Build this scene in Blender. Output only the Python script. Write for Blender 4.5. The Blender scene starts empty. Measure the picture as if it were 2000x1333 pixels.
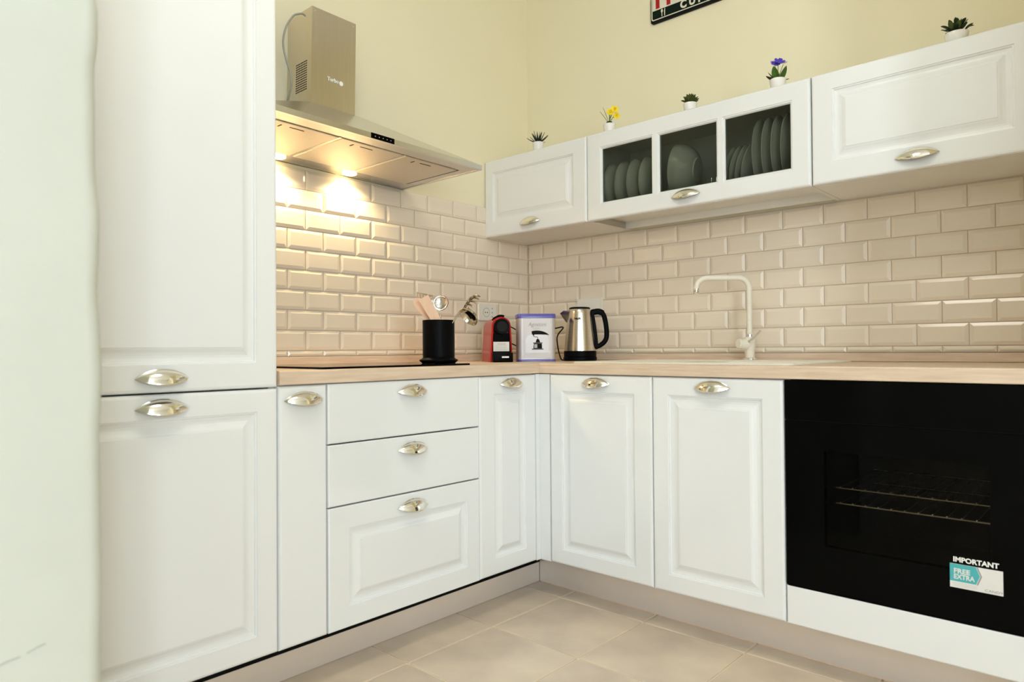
import bpy, bmesh, math, random
from mathutils import Vector, Matrix
random.seed(7)
PI = math.pi
scene = bpy.context.scene
COL = scene.collection

# ------------------------------------------------------------------ camera
CAM = Vector((-2.70173, -2.34836, 0.94199))
CR = Vector((0.67443406, -0.73829905, -0.00729437))
CU = Vector((-0.00418931, -0.01370588, 0.99989729))
CF = Vector((0.7383232, 0.67433424, 0.01233667))
FPX = 1350.862
cam_data = bpy.data.cameras.new('camera')
cam_data.sensor_width = 36.0
cam_data.lens = FPX * 36.0 / 2000.0
cam_data.clip_start = 0.05
cam_data.dof.use_dof = True
cam_data.dof.focus_distance = 2.7
cam_data.dof.aperture_fstop = 4.0
cam = bpy.data.objects.new('camera', cam_data)
COL.objects.link(cam)
M = Matrix(((CR.x, CU.x, -CF.x, CAM.x), (CR.y, CU.y, -CF.y, CAM.y), (CR.z, CU.z, -CF.z, CAM.z), (0, 0, 0, 1)))
cam.matrix_world = M
scene.camera = cam

def P(u, v, depth):
    return CAM + (CF + CR * ((u - 1000) / FPX) - CU * ((v - 666.5) / FPX)) * depth

# ------------------------------------------------------------------ view, world, lights
vs = scene.view_settings
vs.view_transform = 'Standard'
vs.look = 'None'
vs.gamma = 1.0
vs.use_curve_mapping = False
vs.exposure = 0.17
scene.cycles.use_denoising = True
scene.cycles.max_bounces = 10
scene.cycles.diffuse_bounces = 6
scene.cycles.glossy_bounces = 6
scene.cycles.transparent_max_bounces = 12
scene.cycles.caustics_reflective = False
scene.cycles.caustics_refractive = False
scene.cycles.sample_clamp_indirect = 6.0

world = bpy.data.worlds.new('sky_world')
scene.world = world
world.use_nodes = True
bg = world.node_tree.nodes['Background']
bg.inputs['Color'].default_value = (0.75, 0.87, 1.0, 1)
bg.inputs['Strength'].default_value = 2.5

def area(name, loc, direction, sx, sy, power, color):
    L = bpy.data.lights.new(name, 'AREA')
    L.shape = 'RECTANGLE'
    L.size = sx
    L.size_y = sy
    L.energy = power
    L.color = color
    o = bpy.data.objects.new(name, L)
    o.location = loc
    o.rotation_euler = Vector(direction).to_track_quat('-Z', 'Y').to_euler()
    COL.objects.link(o)
    return o

# daylight through the rear window; the side window is added as fill
area('daylight_rear_window', (-4.0, -5.32, 1.60), (0, 1, 0.0), 1.00, 1.70, 125, (0.84, 0.93, 1.0))
area('fill_side_window', (-5.12, -3.2, 1.60), (1, 0, 0.0), 1.60, 1.70, 10, (0.86, 0.94, 1.0))
# unseen ceiling lamp, added as fill light (its fixture is built further down)
CEIL = 2.95

# ------------------------------------------------------------------ materials
MATS = {}
def mat(name, color, rough=0.5, metal=0.0, spec=0.5, vary=0.04, scale=8.0, bump=0.0, bscale=60.0, coat=0.0,
        stretch=(1, 1, 1), color2=None, emit=None, estr=0.0, trans=0.0, ior=1.45, aniso=0.0):
    m = bpy.data.materials.new(name)
    m.use_nodes = True
    nt = m.node_tree
    b = nt.nodes['Principled BSDF']
    b.inputs['Roughness'].default_value = rough
    b.inputs['Metallic'].default_value = metal
    b.inputs['Specular IOR Level'].default_value = spec
    b.inputs['Coat Weight'].default_value = coat
    b.inputs['Coat Roughness'].default_value = 0.06
    b.inputs['Transmission Weight'].default_value = trans
    b.inputs['IOR'].default_value = ior
    tc = nt.nodes.new('ShaderNodeTexCoord')
    mp = nt.nodes.new('ShaderNodeMapping')
    mp.inputs['Scale'].default_value = stretch
    nt.links.new(tc.outputs['Object'], mp.inputs['Vector'])
    nz = nt.nodes.new('ShaderNodeTexNoise')
    nz.inputs['Scale'].default_value = scale
    nz.inputs['Detail'].default_value = 4.0
    nt.links.new(mp.outputs['Vector'], nz.inputs['Vector'])
    rp = nt.nodes.new('ShaderNodeValToRGB')
    c = Vector(color[:3])
    if color2 is None:
        a, d = c * (1 - vary), c * (1 + vary)
    else:
        a, d = c, Vector(color2[:3])
    rp.color_ramp.elements[0].position = 0.3
    rp.color_ramp.elements[1].position = 0.7
    rp.color_ramp.elements[0].color = (*[min(1, max(0, x)) for x in a], 1)
    rp.color_ramp.elements[1].color = (*[min(1, max(0, x)) for x in d], 1)
    nt.links.new(nz.outputs['Fac'], rp.inputs['Fac'])
    nt.links.new(rp.outputs['Color'], b.inputs['Base Color'])
    if bump > 0:
        n2 = nt.nodes.new('ShaderNodeTexNoise')
        n2.inputs['Scale'].default_value = bscale
        n2.inputs['Detail'].default_value = 3.0
        nt.links.new(mp.outputs['Vector'], n2.inputs['Vector'])
        bp = nt.nodes.new('ShaderNodeBump')
        bp.inputs['Strength'].default_value = bump
        bp.inputs['Distance'].default_value = 0.01
        nt.links.new(n2.outputs['Fac'], bp.inputs['Height'])
        nt.links.new(bp.outputs['Normal'], b.inputs['Normal'])
    if emit:
        b.inputs['Emission Color'].default_value = (*emit, 1)
        b.inputs['Emission Strength'].default_value = estr
    MATS[name] = m
    return m

def tinted_glass(name, tint, gloss=0.08, rough=0.02):
    m = bpy.data.materials.new(name)
    m.use_nodes = True
    nt = m.node_tree
    for n in list(nt.nodes):
        if n.type != 'OUTPUT_MATERIAL':
            nt.nodes.remove(n)
    out = nt.nodes['Material Output']
    tr = nt.nodes.new('ShaderNodeBsdfTransparent')
    tr.inputs['Color'].default_value = (*tint, 1)
    gl = nt.nodes.new('ShaderNodeBsdfGlossy')
    gl.inputs['Roughness'].default_value = rough
    gl.inputs['Color'].default_value = (1, 1, 1, 1)
    fr = nt.nodes.new('ShaderNodeFresnel')
    fr.inputs['IOR'].default_value = 1.3
    mu = nt.nodes.new('ShaderNodeMath')
    mu.operation = 'MULTIPLY'
    mu.inputs[1].default_value = gloss
    nt.links.new(fr.outputs[0], mu.inputs[0])
    mx = nt.nodes.new('ShaderNodeMixShader')
    nt.links.new(mu.outputs[0], mx.inputs[0])
    nt.links.new(tr.outputs[0], mx.inputs[1])
    nt.links.new(gl.outputs[0], mx.inputs[2])
    nt.links.new(mx.outputs[0], out.inputs[0])
    MATS[name] = m
    return m

mat('paint', (0.83, 0.77, 0.56), 0.85, spec=0.2, vary=0.012, scale=3, bump=0.03, bscale=40)
mat('ceiling', (0.86, 0.86, 0.84), 0.9, spec=0.2, vary=0.01)
mat('plaster_white', (0.82, 0.83, 0.82), 0.85, spec=0.2, vary=0.01)
mat('plaster', (0.56, 0.58, 0.52), 0.85, spec=0.2, vary=0.02, scale=5, bump=0.25, bscale=7)
mat('grout', (0.60, 0.52, 0.42), 0.9, spec=0.2, vary=0.03, scale=40)
mat('tile', (0.79, 0.70, 0.575), 0.14, spec=0.5, vary=0.015, scale=6)
mat('floor_grout', (0.88, 0.78, 0.58), 0.8, vary=0.05, scale=30)
mat('floor_tile', (0.60, 0.495, 0.40), 0.33, spec=0.45, color2=(0.82, 0.69, 0.53), scale=4, bump=0.03, bscale=30)
mat('lacquer', (0.79, 0.81, 0.81), 0.20, spec=0.5, vary=0.006, scale=4, coat=0.7)
mat('carcass', (0.80, 0.79, 0.75), 0.45, vary=0.01)
mat('carcass_dark', (0.28, 0.27, 0.25), 0.5, vary=0.03)
mat('gap_dark', (0.006, 0.006, 0.006), 0.9, spec=0.1)
mat('oak_a', (0.60, 0.46, 0.335), 0.42, spec=0.4, color2=(0.72, 0.58, 0.44), scale=5, stretch=(1.5, 22, 22), bump=0.03)
mat('oak_b', (0.60, 0.46, 0.335), 0.42, spec=0.4, color2=(0.72, 0.58, 0.44), scale=5, stretch=(22, 1.5, 22), bump=0.03)
mat('plinth', (0.80, 0.73, 0.66), 0.30, metal=0.45, vary=0.03, scale=3)
mat('nickel', (0.88, 0.85, 0.77), 0.10, metal=1.0, vary=0.01)
mat('tool_steel', (0.58, 0.53, 0.44), 0.10, metal=1.0, vary=0.02)
mat('chrome', (0.88, 0.88, 0.88), 0.07, metal=1.0, vary=0.01)
mat('steel', (0.70, 0.64, 0.53), 0.24, metal=1.0, vary=0.03, scale=6, stretch=(40, 40, 1))
mat('steel_cool', (0.68, 0.67, 0.65), 0.22, metal=1.0, vary=0.03, scale=6, stretch=(40, 40, 1))
mat('steel_plain', (0.62, 0.59, 0.54), 0.27, metal=1.0, vary=0.02, scale=5)
mat('steel_filter', (0.66, 0.60, 0.52), 0.42, metal=0.9, vary=0.04, scale=200)
mat('kettle_steel', (0.66, 0.60, 0.52), 0.20, metal=1.0, vary=0.05, scale=4, stretch=(1, 1, 60))
mat('black_gloss', (0.002, 0.002, 0.002), 0.08, spec=0.05, vary=0.1)
mat('black_satin', (0.003, 0.003, 0.0035), 0.40, spec=0.05, vary=0.1)
mat('black_rubber', (0.008, 0.008, 0.008), 0.6, spec=0.2, vary=0.1)
mat('enamel', (0.035, 0.034, 0.03), 0.35, vary=0.15)
mat('oven_wire', (0.95, 0.85, 0.65), 0.3, metal=1.0)
tinted_glass('oven_glass', (0.62, 0.62, 0.60), 0.25)
tinted_glass('smoked_glass', (0.68, 0.70, 0.66), 0.5)
mat('window_glass', (0.9, 0.95, 1.0), 0.02, trans=1.0)
mat('white_print', (0.85, 0.85, 0.82), 0.6, vary=0.01)
mat('paper', (0.74, 0.73, 0.70), 0.6, vary=0.02)
mat('teal_print', (0.07, 0.42, 0.45), 0.6, vary=0.03)
mat('grey_print', (0.30, 0.30, 0.30), 0.6, vary=0.05)
mat('light_grey_print', (0.50, 0.50, 0.48), 0.6, vary=0.05)
mat('dark_print', (0.008, 0.008, 0.008), 0.6, spec=0.1, vary=0.05)
mat('red_print', (0.42, 0.02, 0.02), 0.5, spec=0.1, vary=0.08)
mat('green_black', (0.004, 0.012, 0.007), 0.5, spec=0.1, vary=0.2)
mat('cream_print', (0.72, 0.68, 0.56), 0.5, vary=0.05, scale=30)
mat('red_shell', (0.36, 0.012, 0.012), 0.25, spec=0.25, vary=0.05, coat=0.1)
mat('tin_silver', (0.52, 0.50, 0.49), 0.38, metal=0.25, vary=0.02)
mat('tin_label', (0.66, 0.65, 0.66), 0.4, metal=0.0, vary=0.02)
mat('tin_blue', (0.10, 0.09, 0.42), 0.25, spec=0.6, vary=0.05)
mat('ceramic', (0.80, 0.78, 0.74), 0.25, vary=0.01)
mat('dish', (0.62, 0.62, 0.56), 0.22, vary=0.01)
mat('granite_white', (0.80, 0.75, 0.64), 0.4, vary=0.03, scale=120)
mat('wood_tool', (0.78, 0.53, 0.37), 0.55, vary=0.06, scale=8, stretch=(8, 8, 1))
mat('plastic_white', (0.80, 0.77, 0.70), 0.4, vary=0.01)
mat('plastic_grey', (0.40, 0.39, 0.36), 0.5, vary=0.03)
mat('leaf_dark', (0.008, 0.016, 0.010), 0.5, vary=0.3)
mat('leaf_green', (0.055, 0.15, 0.015), 0.5, vary=0.3, scale=20)
mat('leaf_olive', (0.060, 0.080, 0.012), 0.5, vary=0.35, scale=25)
mat('leaf_bright', (0.14, 0.30, 0.02), 0.5, vary=0.25, scale=20)
mat('leaf_forest', (0.012, 0.030, 0.008), 0.5, vary=0.4, scale=20)
mat('petal_yellow', (0.86, 0.66, 0.02), 0.5, vary=0.05)
mat('petal_violet', (0.06, 0.035, 0.45), 0.5, vary=0.15)
mat('petal_pale', (0.42, 0.36, 0.50), 0.5, vary=0.1)
mat('soil', (0.010, 0.008, 0.006), 0.9, vary=0.3)
mat('cable_grey', (0.32, 0.32, 0.26), 0.5, vary=0.03)
mat('lamp_lens', (1.0, 0.9, 0.7), 0.3, emit=(1.0, 0.74, 0.36), estr=30.0)
mat('fill_lamp_shade', (0.9, 0.88, 0.8), 0.5, emit=(1.0, 0.95, 0.85), estr=11.0)

# ------------------------------------------------------------------ object helpers
def link(name, bm, m, parent=None, loc=(0, 0, 0), smooth=None, rot=None):
    me = bpy.data.meshes.new(name)
    bmesh.ops.recalc_face_normals(bm, faces=bm.faces)
    bm.to_mesh(me)
    bm.free()
    me.materials.append(MATS[m])
    if smooth is not None:
        for p in me.polygons:
            p.use_smooth = True
        me.set_sharp_from_angle(angle=math.radians(smooth))
    o = bpy.data.objects.new(name, me)
    COL.objects.link(o)
    o.location = loc
    if rot:
        o.rotation_euler = rot
    if parent:
        o.parent = parent
    return o

def tag(o, label, cat, group=None):
    o['label'] = label
    o['category'] = cat
    if group:
        o['group'] = group
    return o

def thing(name, label, cat, loc=(0, 0, 0), rz=0.0, group=None, rot=None):
    o = bpy.data.objects.new(name, None)
    o.empty_display_size = 0.05
    COL.objects.link(o)
    o.location = loc
    o.rotation_euler = rot if rot else (0, 0, rz)
    return tag(o, label, cat, group)

def structure(o):
    o['kind'] = 'structure'
    return o

def box(bm, a, b, bevel=0.0, seg=2):
    x0, x1 = sorted((a[0], b[0])); y0, y1 = sorted((a[1], b[1])); z0, z1 = sorted((a[2], b[2]))
    v = [bm.verts.new(c) for c in ((x0, y0, z0), (x1, y0, z0), (x1, y1, z0), (x0, y1, z0),
                                   (x0, y0, z1), (x1, y0, z1), (x1, y1, z1), (x0, y1, z1))]
    f = [bm.faces.new([v[i] for i in q]) for q in ((0, 3, 2, 1), (4, 5, 6, 7), (0, 1, 5, 4), (1, 2, 6, 5), (2, 3, 7, 6), (3, 0, 4, 7))]
    if bevel > 0:
        es = list({e for q in f for e in q.edges})
        bmesh.ops.bevel(bm, geom=es, offset=bevel, segments=seg, profile=0.5, affect='EDGES')
    return bm

def B(a, b, bevel=0.0, seg=2):
    return box(bmesh.new(), a, b, bevel, seg)

def loop_faces(bm, L1, L2, closed=True):
    n = len(L1)
    for i in range(n if closed else n - 1):
        j = (i + 1) % n
        try:
            bm.faces.new((L1[i], L1[j], L2[j], L2[i]))
        except ValueError:
            pass

def lathe(bm, prof, seg=32, center=(0, 0, 0), cap=True):
    """prof: list of (r, z)"""
    rings = []
    cx, cy, cz = center
    for r, z in prof:
        if r <= 1e-6:
            rings.append([bm.verts.new((cx, cy, cz + z))])
        else:
            rings.append([bm.verts.new((cx + r * math.cos(2 * PI * i / seg), cy + r * math.sin(2 * PI * i / seg), cz + z)) for i in range(seg)])
    for a, b in zip(rings, rings[1:]):
        if len(a) == 1 and len(b) == 1:
            continue
        if len(a) == 1:
            for i in range(seg):
                bm.faces.new((a[0], b[i], b[(i + 1) % seg]))
        elif len(b) == 1:
            for i in range(seg):
                bm.faces.new((a[i], b[0], a[(i + 1) % seg]))
        else:
            loop_faces(bm, a, b)
    if cap:
        if len(rings[0]) > 1:
            bm.faces.new(rings[0][::-1])
        if len(rings[-1]) > 1:
            bm.faces.new(rings[-1])
    return bm

def tube(bm, pts, rad, seg=10, cap=True):
    pts = [Vector(p) for p in pts]
    n = len(pts)
    rads = rad if isinstance(rad, (list, tuple)) else [rad] * n
    up = None
    rings = []
    for i, p in enumerate(pts):
        t = (pts[min(i + 1, n - 1)] - pts[max(i - 1, 0)]).normalized()
        if up is None:
            up = t.orthogonal().normalized()
        up = (up - t * up.dot(t)).normalized()
        s = t.cross(up)
        rings.append([bm.verts.new(p + (up * math.cos(2 * PI * k / seg) + s * math.sin(2 * PI * k / seg)) * rads[i]) for k in range(seg)])
    for a, b in zip(rings, rings[1:]):
        loop_faces(bm, a, b)
    if cap:
        bm.faces.new(rings[0][::-1])
        bm.faces.new(rings[-1])
    return bm

def smooth_path(pts, n=8):
    """Catmull-Rom through the points"""
    pts = [Vector(p) for p in pts]
    q = [pts[0] * 2 - pts[1]] + pts + [pts[-1] * 2 - pts[-2]]
    out = []
    for i in range(1, len(q) - 2):
        for k in range(n):
            t = k / n
            a, b, c, d = q[i - 1], q[i], q[i + 1], q[i + 2]
            out.append(0.5 * ((2 * b) + (c - a) * t + (2 * a - 5 * b + 4 * c - d) * t * t + (3 * b - a - 3 * c + d) * t ** 3))
    out.append(pts[-1])
    return out

def prism(bm, outline, y0, y1):
    """outline in (x, z), extruded along y"""
    a = [bm.verts.new((x, y0, z)) for x, z in outline]
    b = [bm.verts.new((x, y1, z)) for x, z in outline]
    bm.faces.new(a)
    bm.faces.new(b[::-1])
    loop_faces(bm, a, b)
    return bm

def text_obj(name, s, size, m, parent, loc, rot, xs=1.0, depth=0.0004, bold=0.0, align='LEFT', shear=0.0):
    cu = bpy.data.curves.new(name, 'FONT')
    cu.body = s
    cu.size = size
    cu.extrude = depth
    cu.offset = bold
    cu.align_x = align
    cu.shear = shear
    cu.resolution_u = 3
    tmp = bpy.data.objects.new(name + '_curve', cu)
    COL.objects.link(tmp)
    dg = bpy.context.evaluated_depsgraph_get()
    me = bpy.data.meshes.new_from_object(tmp.evaluated_get(dg))
    bpy.data.objects.remove(tmp)
    bpy.data.curves.remove(cu)
    me.name = name
    me.materials.clear()
    me.materials.append(MATS[m])
    o = bpy.data.objects.new(name, me)
    COL.objects.link(o)
    o.location = loc
    o.rotation_euler = rot
    o.scale = (xs, 1, 1)
    if parent:
        o.parent = parent
    return o

# ------------------------------------------------------------------ dimensions (metres)
FA, FB = 0.648, 0.686             # fronts of the base units in front of the hood wall and of the sink wall
ZB, ZT = 0.1455, 0.848
WT0, WT1 = 0.851, 0.889           # worktop
X_TALL, X_DR0, X_DR1, X_D3 = -1.764, -1.612, -1.0103, -0.7074
Y_B0, Y_B1, Y_B2, Y_END = 0.695, 1.1354, 1.5735, 2.172
UF, UZ0, UZ1 = 0.3237, 1.4825, 1.8487
U1, U2, U3 = 0.6103, 1.5365, 2.146
RX0, RY0 = -5.0, -5.2

# ------------------------------------------------------------------ room shell
floor = structure(link('floor', B((RX0, RY0, -0.08), (0.15, 0.15, -0.004)), 'floor_grout'))
PX, PY = 0.367, 0.3625
fx0, fy0 = -0.6377, -0.702        # a crossing of joints
tile_cache = {}
def floor_tile(x0, x1, y0, y1):
    key = (round(x1 - x0, 3), round(y1 - y0, 3))
    if key not in tile_cache:
        w, h = key[0] / 2, key[1] / 2
        bm = bmesh.new()
        rings = []
        for ins, z in ((0, -0.004), (0, -0.001), (0.0012, 0.0)):
            rings.append([bm.verts.new((sx * (w - ins), sy * (h - ins), z)) for sx, sy in ((-1, -1), (1, -1), (1, 1), (-1, 1))])
        loop_faces(bm, rings[0], rings[1]); loop_faces(bm, rings[1], rings[2])
        bm.faces.new(rings[2])
        o = link('floor_tile', bm, 'floor_tile', floor)
        tile_cache[key] = o.data
    else:
        o = bpy.data.objects.new('floor_tile', tile_cache[key])
        COL.objects.link(o)
        o.parent = floor
    o.location = ((x0 + x1) / 2, (y0 + y1) / 2, 0)
g = 0.0034
i0, i1 = math.floor((RX0 - fx0) / PX), math.ceil((0 - fx0) / PX)
j0, j1 = math.floor((RY0 - fy0) / PY), math.ceil((0 - fy0) / PY)
for i in range(i0, i1):
    for j in range(j0, j1):
        x0, x1 = max(fx0 + i * PX + g, RX0), min(fx0 + (i + 1) * PX - g, 0)
        y0, y1 = max(fy0 + j * PY + g, RY0), min(fy0 + (j + 1) * PY - g, 0)
        if x1 - x0 < 0.02 or y1 - y0 < 0.02:
            continue
        if x0 > -0.5 or y0 > -0.45:     # under the units, never seen
            continue
        floor_tile(x0, x1, y0, y1)

wall_back = structure(link('wall_back', B((RX0, 0, 0), (0.15, 0.15, CEIL)), 'paint'))
wall_right = structure(link('wall_right', B((0, RY0, 0), (0.15, 0, CEIL)), 'paint'))
structure(link('ceiling', B((RX0 - 0.15, RY0 - 0.15, CEIL), (0.15, 0.15, CEIL + 0.1)), 'ceiling'))

structure(link('shade_wall', B((-0.74, -2.32, 0), (0, -2.20, CEIL)), 'paint'))   # unseen return wall, added to shade the right end of the run

def wall_with_holes(name, axis, pos, thick, lo, hi, holes):
    bm = bmesh.new()
    def bb(a0, a1, z0, z1):
        if a1 - a0 < 1e-4 or z1 - z0 < 1e-4:
            return
        if axis == 'y':
            box(bm, (a0, pos - thick, z0), (a1, pos, z1))
        else:
            box(bm, (pos - thick, a0, z0), (pos, a1, z1))
    cur = lo
    for a0, a1, z0, z1 in sorted(holes):
        bb(cur, a0, 0, CEIL)
        bb(a0, a1, 0, z0)
        bb(a0, a1, z1, CEIL)
        cur = a1
    bb(cur, hi, 0, CEIL)
    return structure(link(name, bm, 'plaster_white'))
WZ0, WZ1 = 0.75, 2.45
wall_with_holes('wall_front', 'y', RY0, 0.15, RX0 - 0.15, 0.15, [(-4.5, -3.5, WZ0, WZ1)])
wall_with_holes('wall_outer', 'x', RX0, 0.15, RY0, 0.0, [(-4.0, -2.4, WZ0, WZ1)])
def window(n, axis, pos, a0, a1):
    bm = bmesh.new()
    def bb(p, q, z0, z1, t=0.05):
        if axis == 'y':
            box(bm, (p, pos - 0.09, z0), (q, pos - 0.09 + t, z1))
        else:
            box(bm, (pos - 0.09, p, z0), (pos - 0.09 + t, q, z1))
    w = 0.07
    bb(a0, a0 + w, WZ0, WZ1); bb(a1 - w, a1, WZ0, WZ1)
    bb(a0 + w, a1 - w, WZ0, WZ0 + w); bb(a0 + w, a1 - w, WZ1 - w, WZ1)
    mid = (a0 + a1) / 2
    bb(mid - 0.055, mid + 0.055, WZ0 + w, WZ1 - w)
    structure(link('window_%d' % n, bm, 'lacquer'))
window(1, 'y', RY0, -4.5, -3.5)
window(2, 'x', RX0, -4.0, -2.4)  # unseen side window, added to bring light onto the sink wall

# thick plastered wall end in the foreground, with an uneven edge
bm = bmesh.new()
wob = [(0.0, -2.379), (0.2, -2.381), (0.42, -2.377), (0.517, -2.379), (0.62, -2.377), (0.725, -2.3785), (0.83, -2.380), (0.91, -2.377),
       (0.96, -2.379), (1.03, -2.383), (1.08, -2.3805), (1.13, -2.380), (1.19, -2.3855), (1.26, -2.3858), (1.33, -2.3865), (1.375, -2.382),
       (1.41, -2.382), (1.44, -2.386), (1.6, -2.384), (1.9, -2.388), (2.3, -2.384), (2.6, -2.386), (CEIL, -2.384)]
zs = [i * CEIL / 150 for i in range(151)]
rings = []
for z in zs:
    for (za, xa), (zb, xb) in zip(wob, wob[1:]):
        if za <= z <= zb + 1e-9:
            t = (z - za) / (zb - za); t = t * t * (3 - 2 * t)
            xe = xa + (xb - xa) * t
            break
    r = 0.022
    out = [(-2.80, 0.0), (-2.80, -1.28)]
    out += [(-2.80 + r - r * math.cos(a), -1.30 + r - r * math.sin(a)) for a in [k * PI / 10 for k in range(6)]]
    out += [(xe - 0.30, -1.30), (xe - 0.15, -1.30)]
    out += [(xe - r + r * math.sin(a), -1.30 + r - r * math.cos(a)) for a in [k * PI / 16 for k in range(9)]]
    out += [(xe, -1.1), (xe, -0.66), (xe, 0.0)]
    rings.append([bm.verts.new((x, y, z)) for x, y in out])
for a, b in zip(rings, rings[1:]):
    loop_faces(bm, a, b)
bm.faces.new(rings[0]); bm.faces.new(rings[-1][::-1])
wl = structure(link('wall_left', bm, 'plaster', smooth=50))
bm = bmesh.new()
for (x0, z0, x1, z1) in ((-2.498, 0.556, -2.475, 0.560), (-2.468, 0.562, -2.448, 0.568)):
    tube(bm, [(x0, -1.3003, z0), ((x0 + x1) / 2, -1.3006, (z0 + z1) / 2 + 0.001), (x1, -1.3003, z1)], 0.0008, 5)
link('scuff_mark', bm, 'plastic_grey', wl)

# ---- bevelled metro tiles, each one a part of its wall
TZ0, TPZ, TPX = 0.9440, 0.0762, 0.152
TTH = 0.0085
tcache = {}
def metro_mesh(w, h):
    key = (round(w, 3), round(h, 3))
    if key in tcache:
        return tcache[key]
    bm = bmesh.new()
    rings = []
    bv = min(0.0105, h * 0.35, w * 0.35)
    for ins, d in ((0.0006, 0), (0.0006, 0.0042), (bv, TTH - 0.0006), (bv + 0.002, TTH)):
        rings.append([bm.verts.new((sx * (w / 2 - ins), -d, sz * (h / 2 - ins))) for sx, sz in ((-1, -1), (1, -1), (1, 1), (-1, 1))])
    for a, b in zip(rings, rings[1:]):
        loop_faces(bm, a, b)
    bm.faces.new(rings[-1])
    bmesh.ops.recalc_face_normals(bm, faces=bm.faces)
    me = bpy.data.meshes.new('wall_tile')
    bm.to_mesh(me); bm.free()
    me.materials.append(MATS['tile'])
    tcache[key] = me
    return me
def put_tile(wall, a0, a1, z0, z1, side):
    gp = 0.0008
    me = metro_mesh(a1 - a0 - 2 * gp, z1 - z0 - 2 * gp)
    o = bpy.data.objects.new('wall_tile', me)
    COL.objects.link(o)
    o.parent = wall
    c = (a0 + a1) / 2
    jit = random.uniform(-0.0015, 0.0015)
    if side == 'A':
        o.location = (c, -0.0015, (z0 + z1) / 2)
        o.rotation_euler = (jit, 0, jit * 0.7)
    else:
        o.location = (-0.0015, -c, (z0 + z1) / 2)
        o.rotation_euler = (jit, 0, -PI / 2 + jit * 0.7)
def tile_field(wall, side, lo, hi, phase, zlo, zhi):
    r = -1
    while True:
        z0, z1 = TZ0 + r * TPZ, TZ0 + (r + 1) * TPZ
        if z0 >= zhi - 0.01:
            break
        z0c, z1c = max(z0, zlo), min(z1, zhi)
        ph = phase + (0.5 * TPX if r % 2 else 0)
        k = math.floor((lo - ph) / TPX)
        while ph + k * TPX < hi:
            a0, a1 = max(ph + k * TPX, lo), min(ph + (k + 1) * TPX, hi)
            if a1 - a0 > 0.012:
                put_tile(wall, a0, a1, z0c, z1c, side)
            k += 1
        r += 1
tile_field(wall_back, 'A', X_TALL + 0.001, -0.009, -1.2943, 0.921, TZ0 + 9 * TPZ)
tile_field(wall_right, 'B', 0.0015, Y_END + 0.02, 1.0128, 0.921, UZ0)
link('grout_bed', B((X_TALL, -0.0030, 0.90), (0, 0, TZ0 + 9 * TPZ)), 'grout', wall_back)
link('grout_bed', B((-0.0030, -Y_END - 0.02, 0.90), (0, 0, UZ0)), 'grout', wall_right)

# ------------------------------------------------------------------ cabinet building blocks (local: x right, front at -y, z up)
EDGE = [(0.0, 0.0085), (0.0012, 0.0045), (0.0038, 0.0015), (0.0085, 0.0)]
EDGE_S = [(0.0, 0.0040), (0.0010, 0.0015), (0.0035, 0.0)]
def front_panel(name, parent, x0, x1, z0, z1, front, panel=None, edge=EDGE, thick=0.02, insets=(0.058, 0.058, 0.058, 0.058), prof=None, m='lacquer'):
    """panel: raised centre inside a stepped groove; insets = left, right, bottom, top"""
    bm = bmesh.new()
    prof = prof or [(0.0, 0.0), (0.0008, 0.0028), (0.0048, 0.0034), (0.0062, 0.0072), (0.0150, 0.0084),
                    (0.0210, 0.0080), (0.0285, 0.0058), (0.0355, 0.0026), (0.0395, 0.0016), (0.0402, 0.0002)]
    rings = []
    for ins, d in [(0.0, thick)] + edge:
        rings.append([bm.verts.new(c) for c in ((x0 + ins, -front + d, z0 + ins), (x1 - ins, -front + d, z0 + ins), (x1 - ins, -front + d, z1 - ins), (x0 + ins, -front + d, z1 - ins))])
    if panel:
        l, r, b, t = insets
        for ins, d in prof:
            rings.append([bm.verts.new(c) for c in ((x0 + l + ins, -front + d, z0 + b + ins), (x1 - r - ins, -front + d, z0 + b + ins), (x1 - r - ins, -front + d, z1 - t - ins), (x0 + l + ins, -front + d, z1 - t - ins))])
    for a, b in zip(rings, rings[1:]):
        loop_faces(bm, a, b)
    bm.faces.new(rings[-1])
    bm.faces.new(rings[0][::-1])
    return link(name, bm, m, parent)

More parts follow.
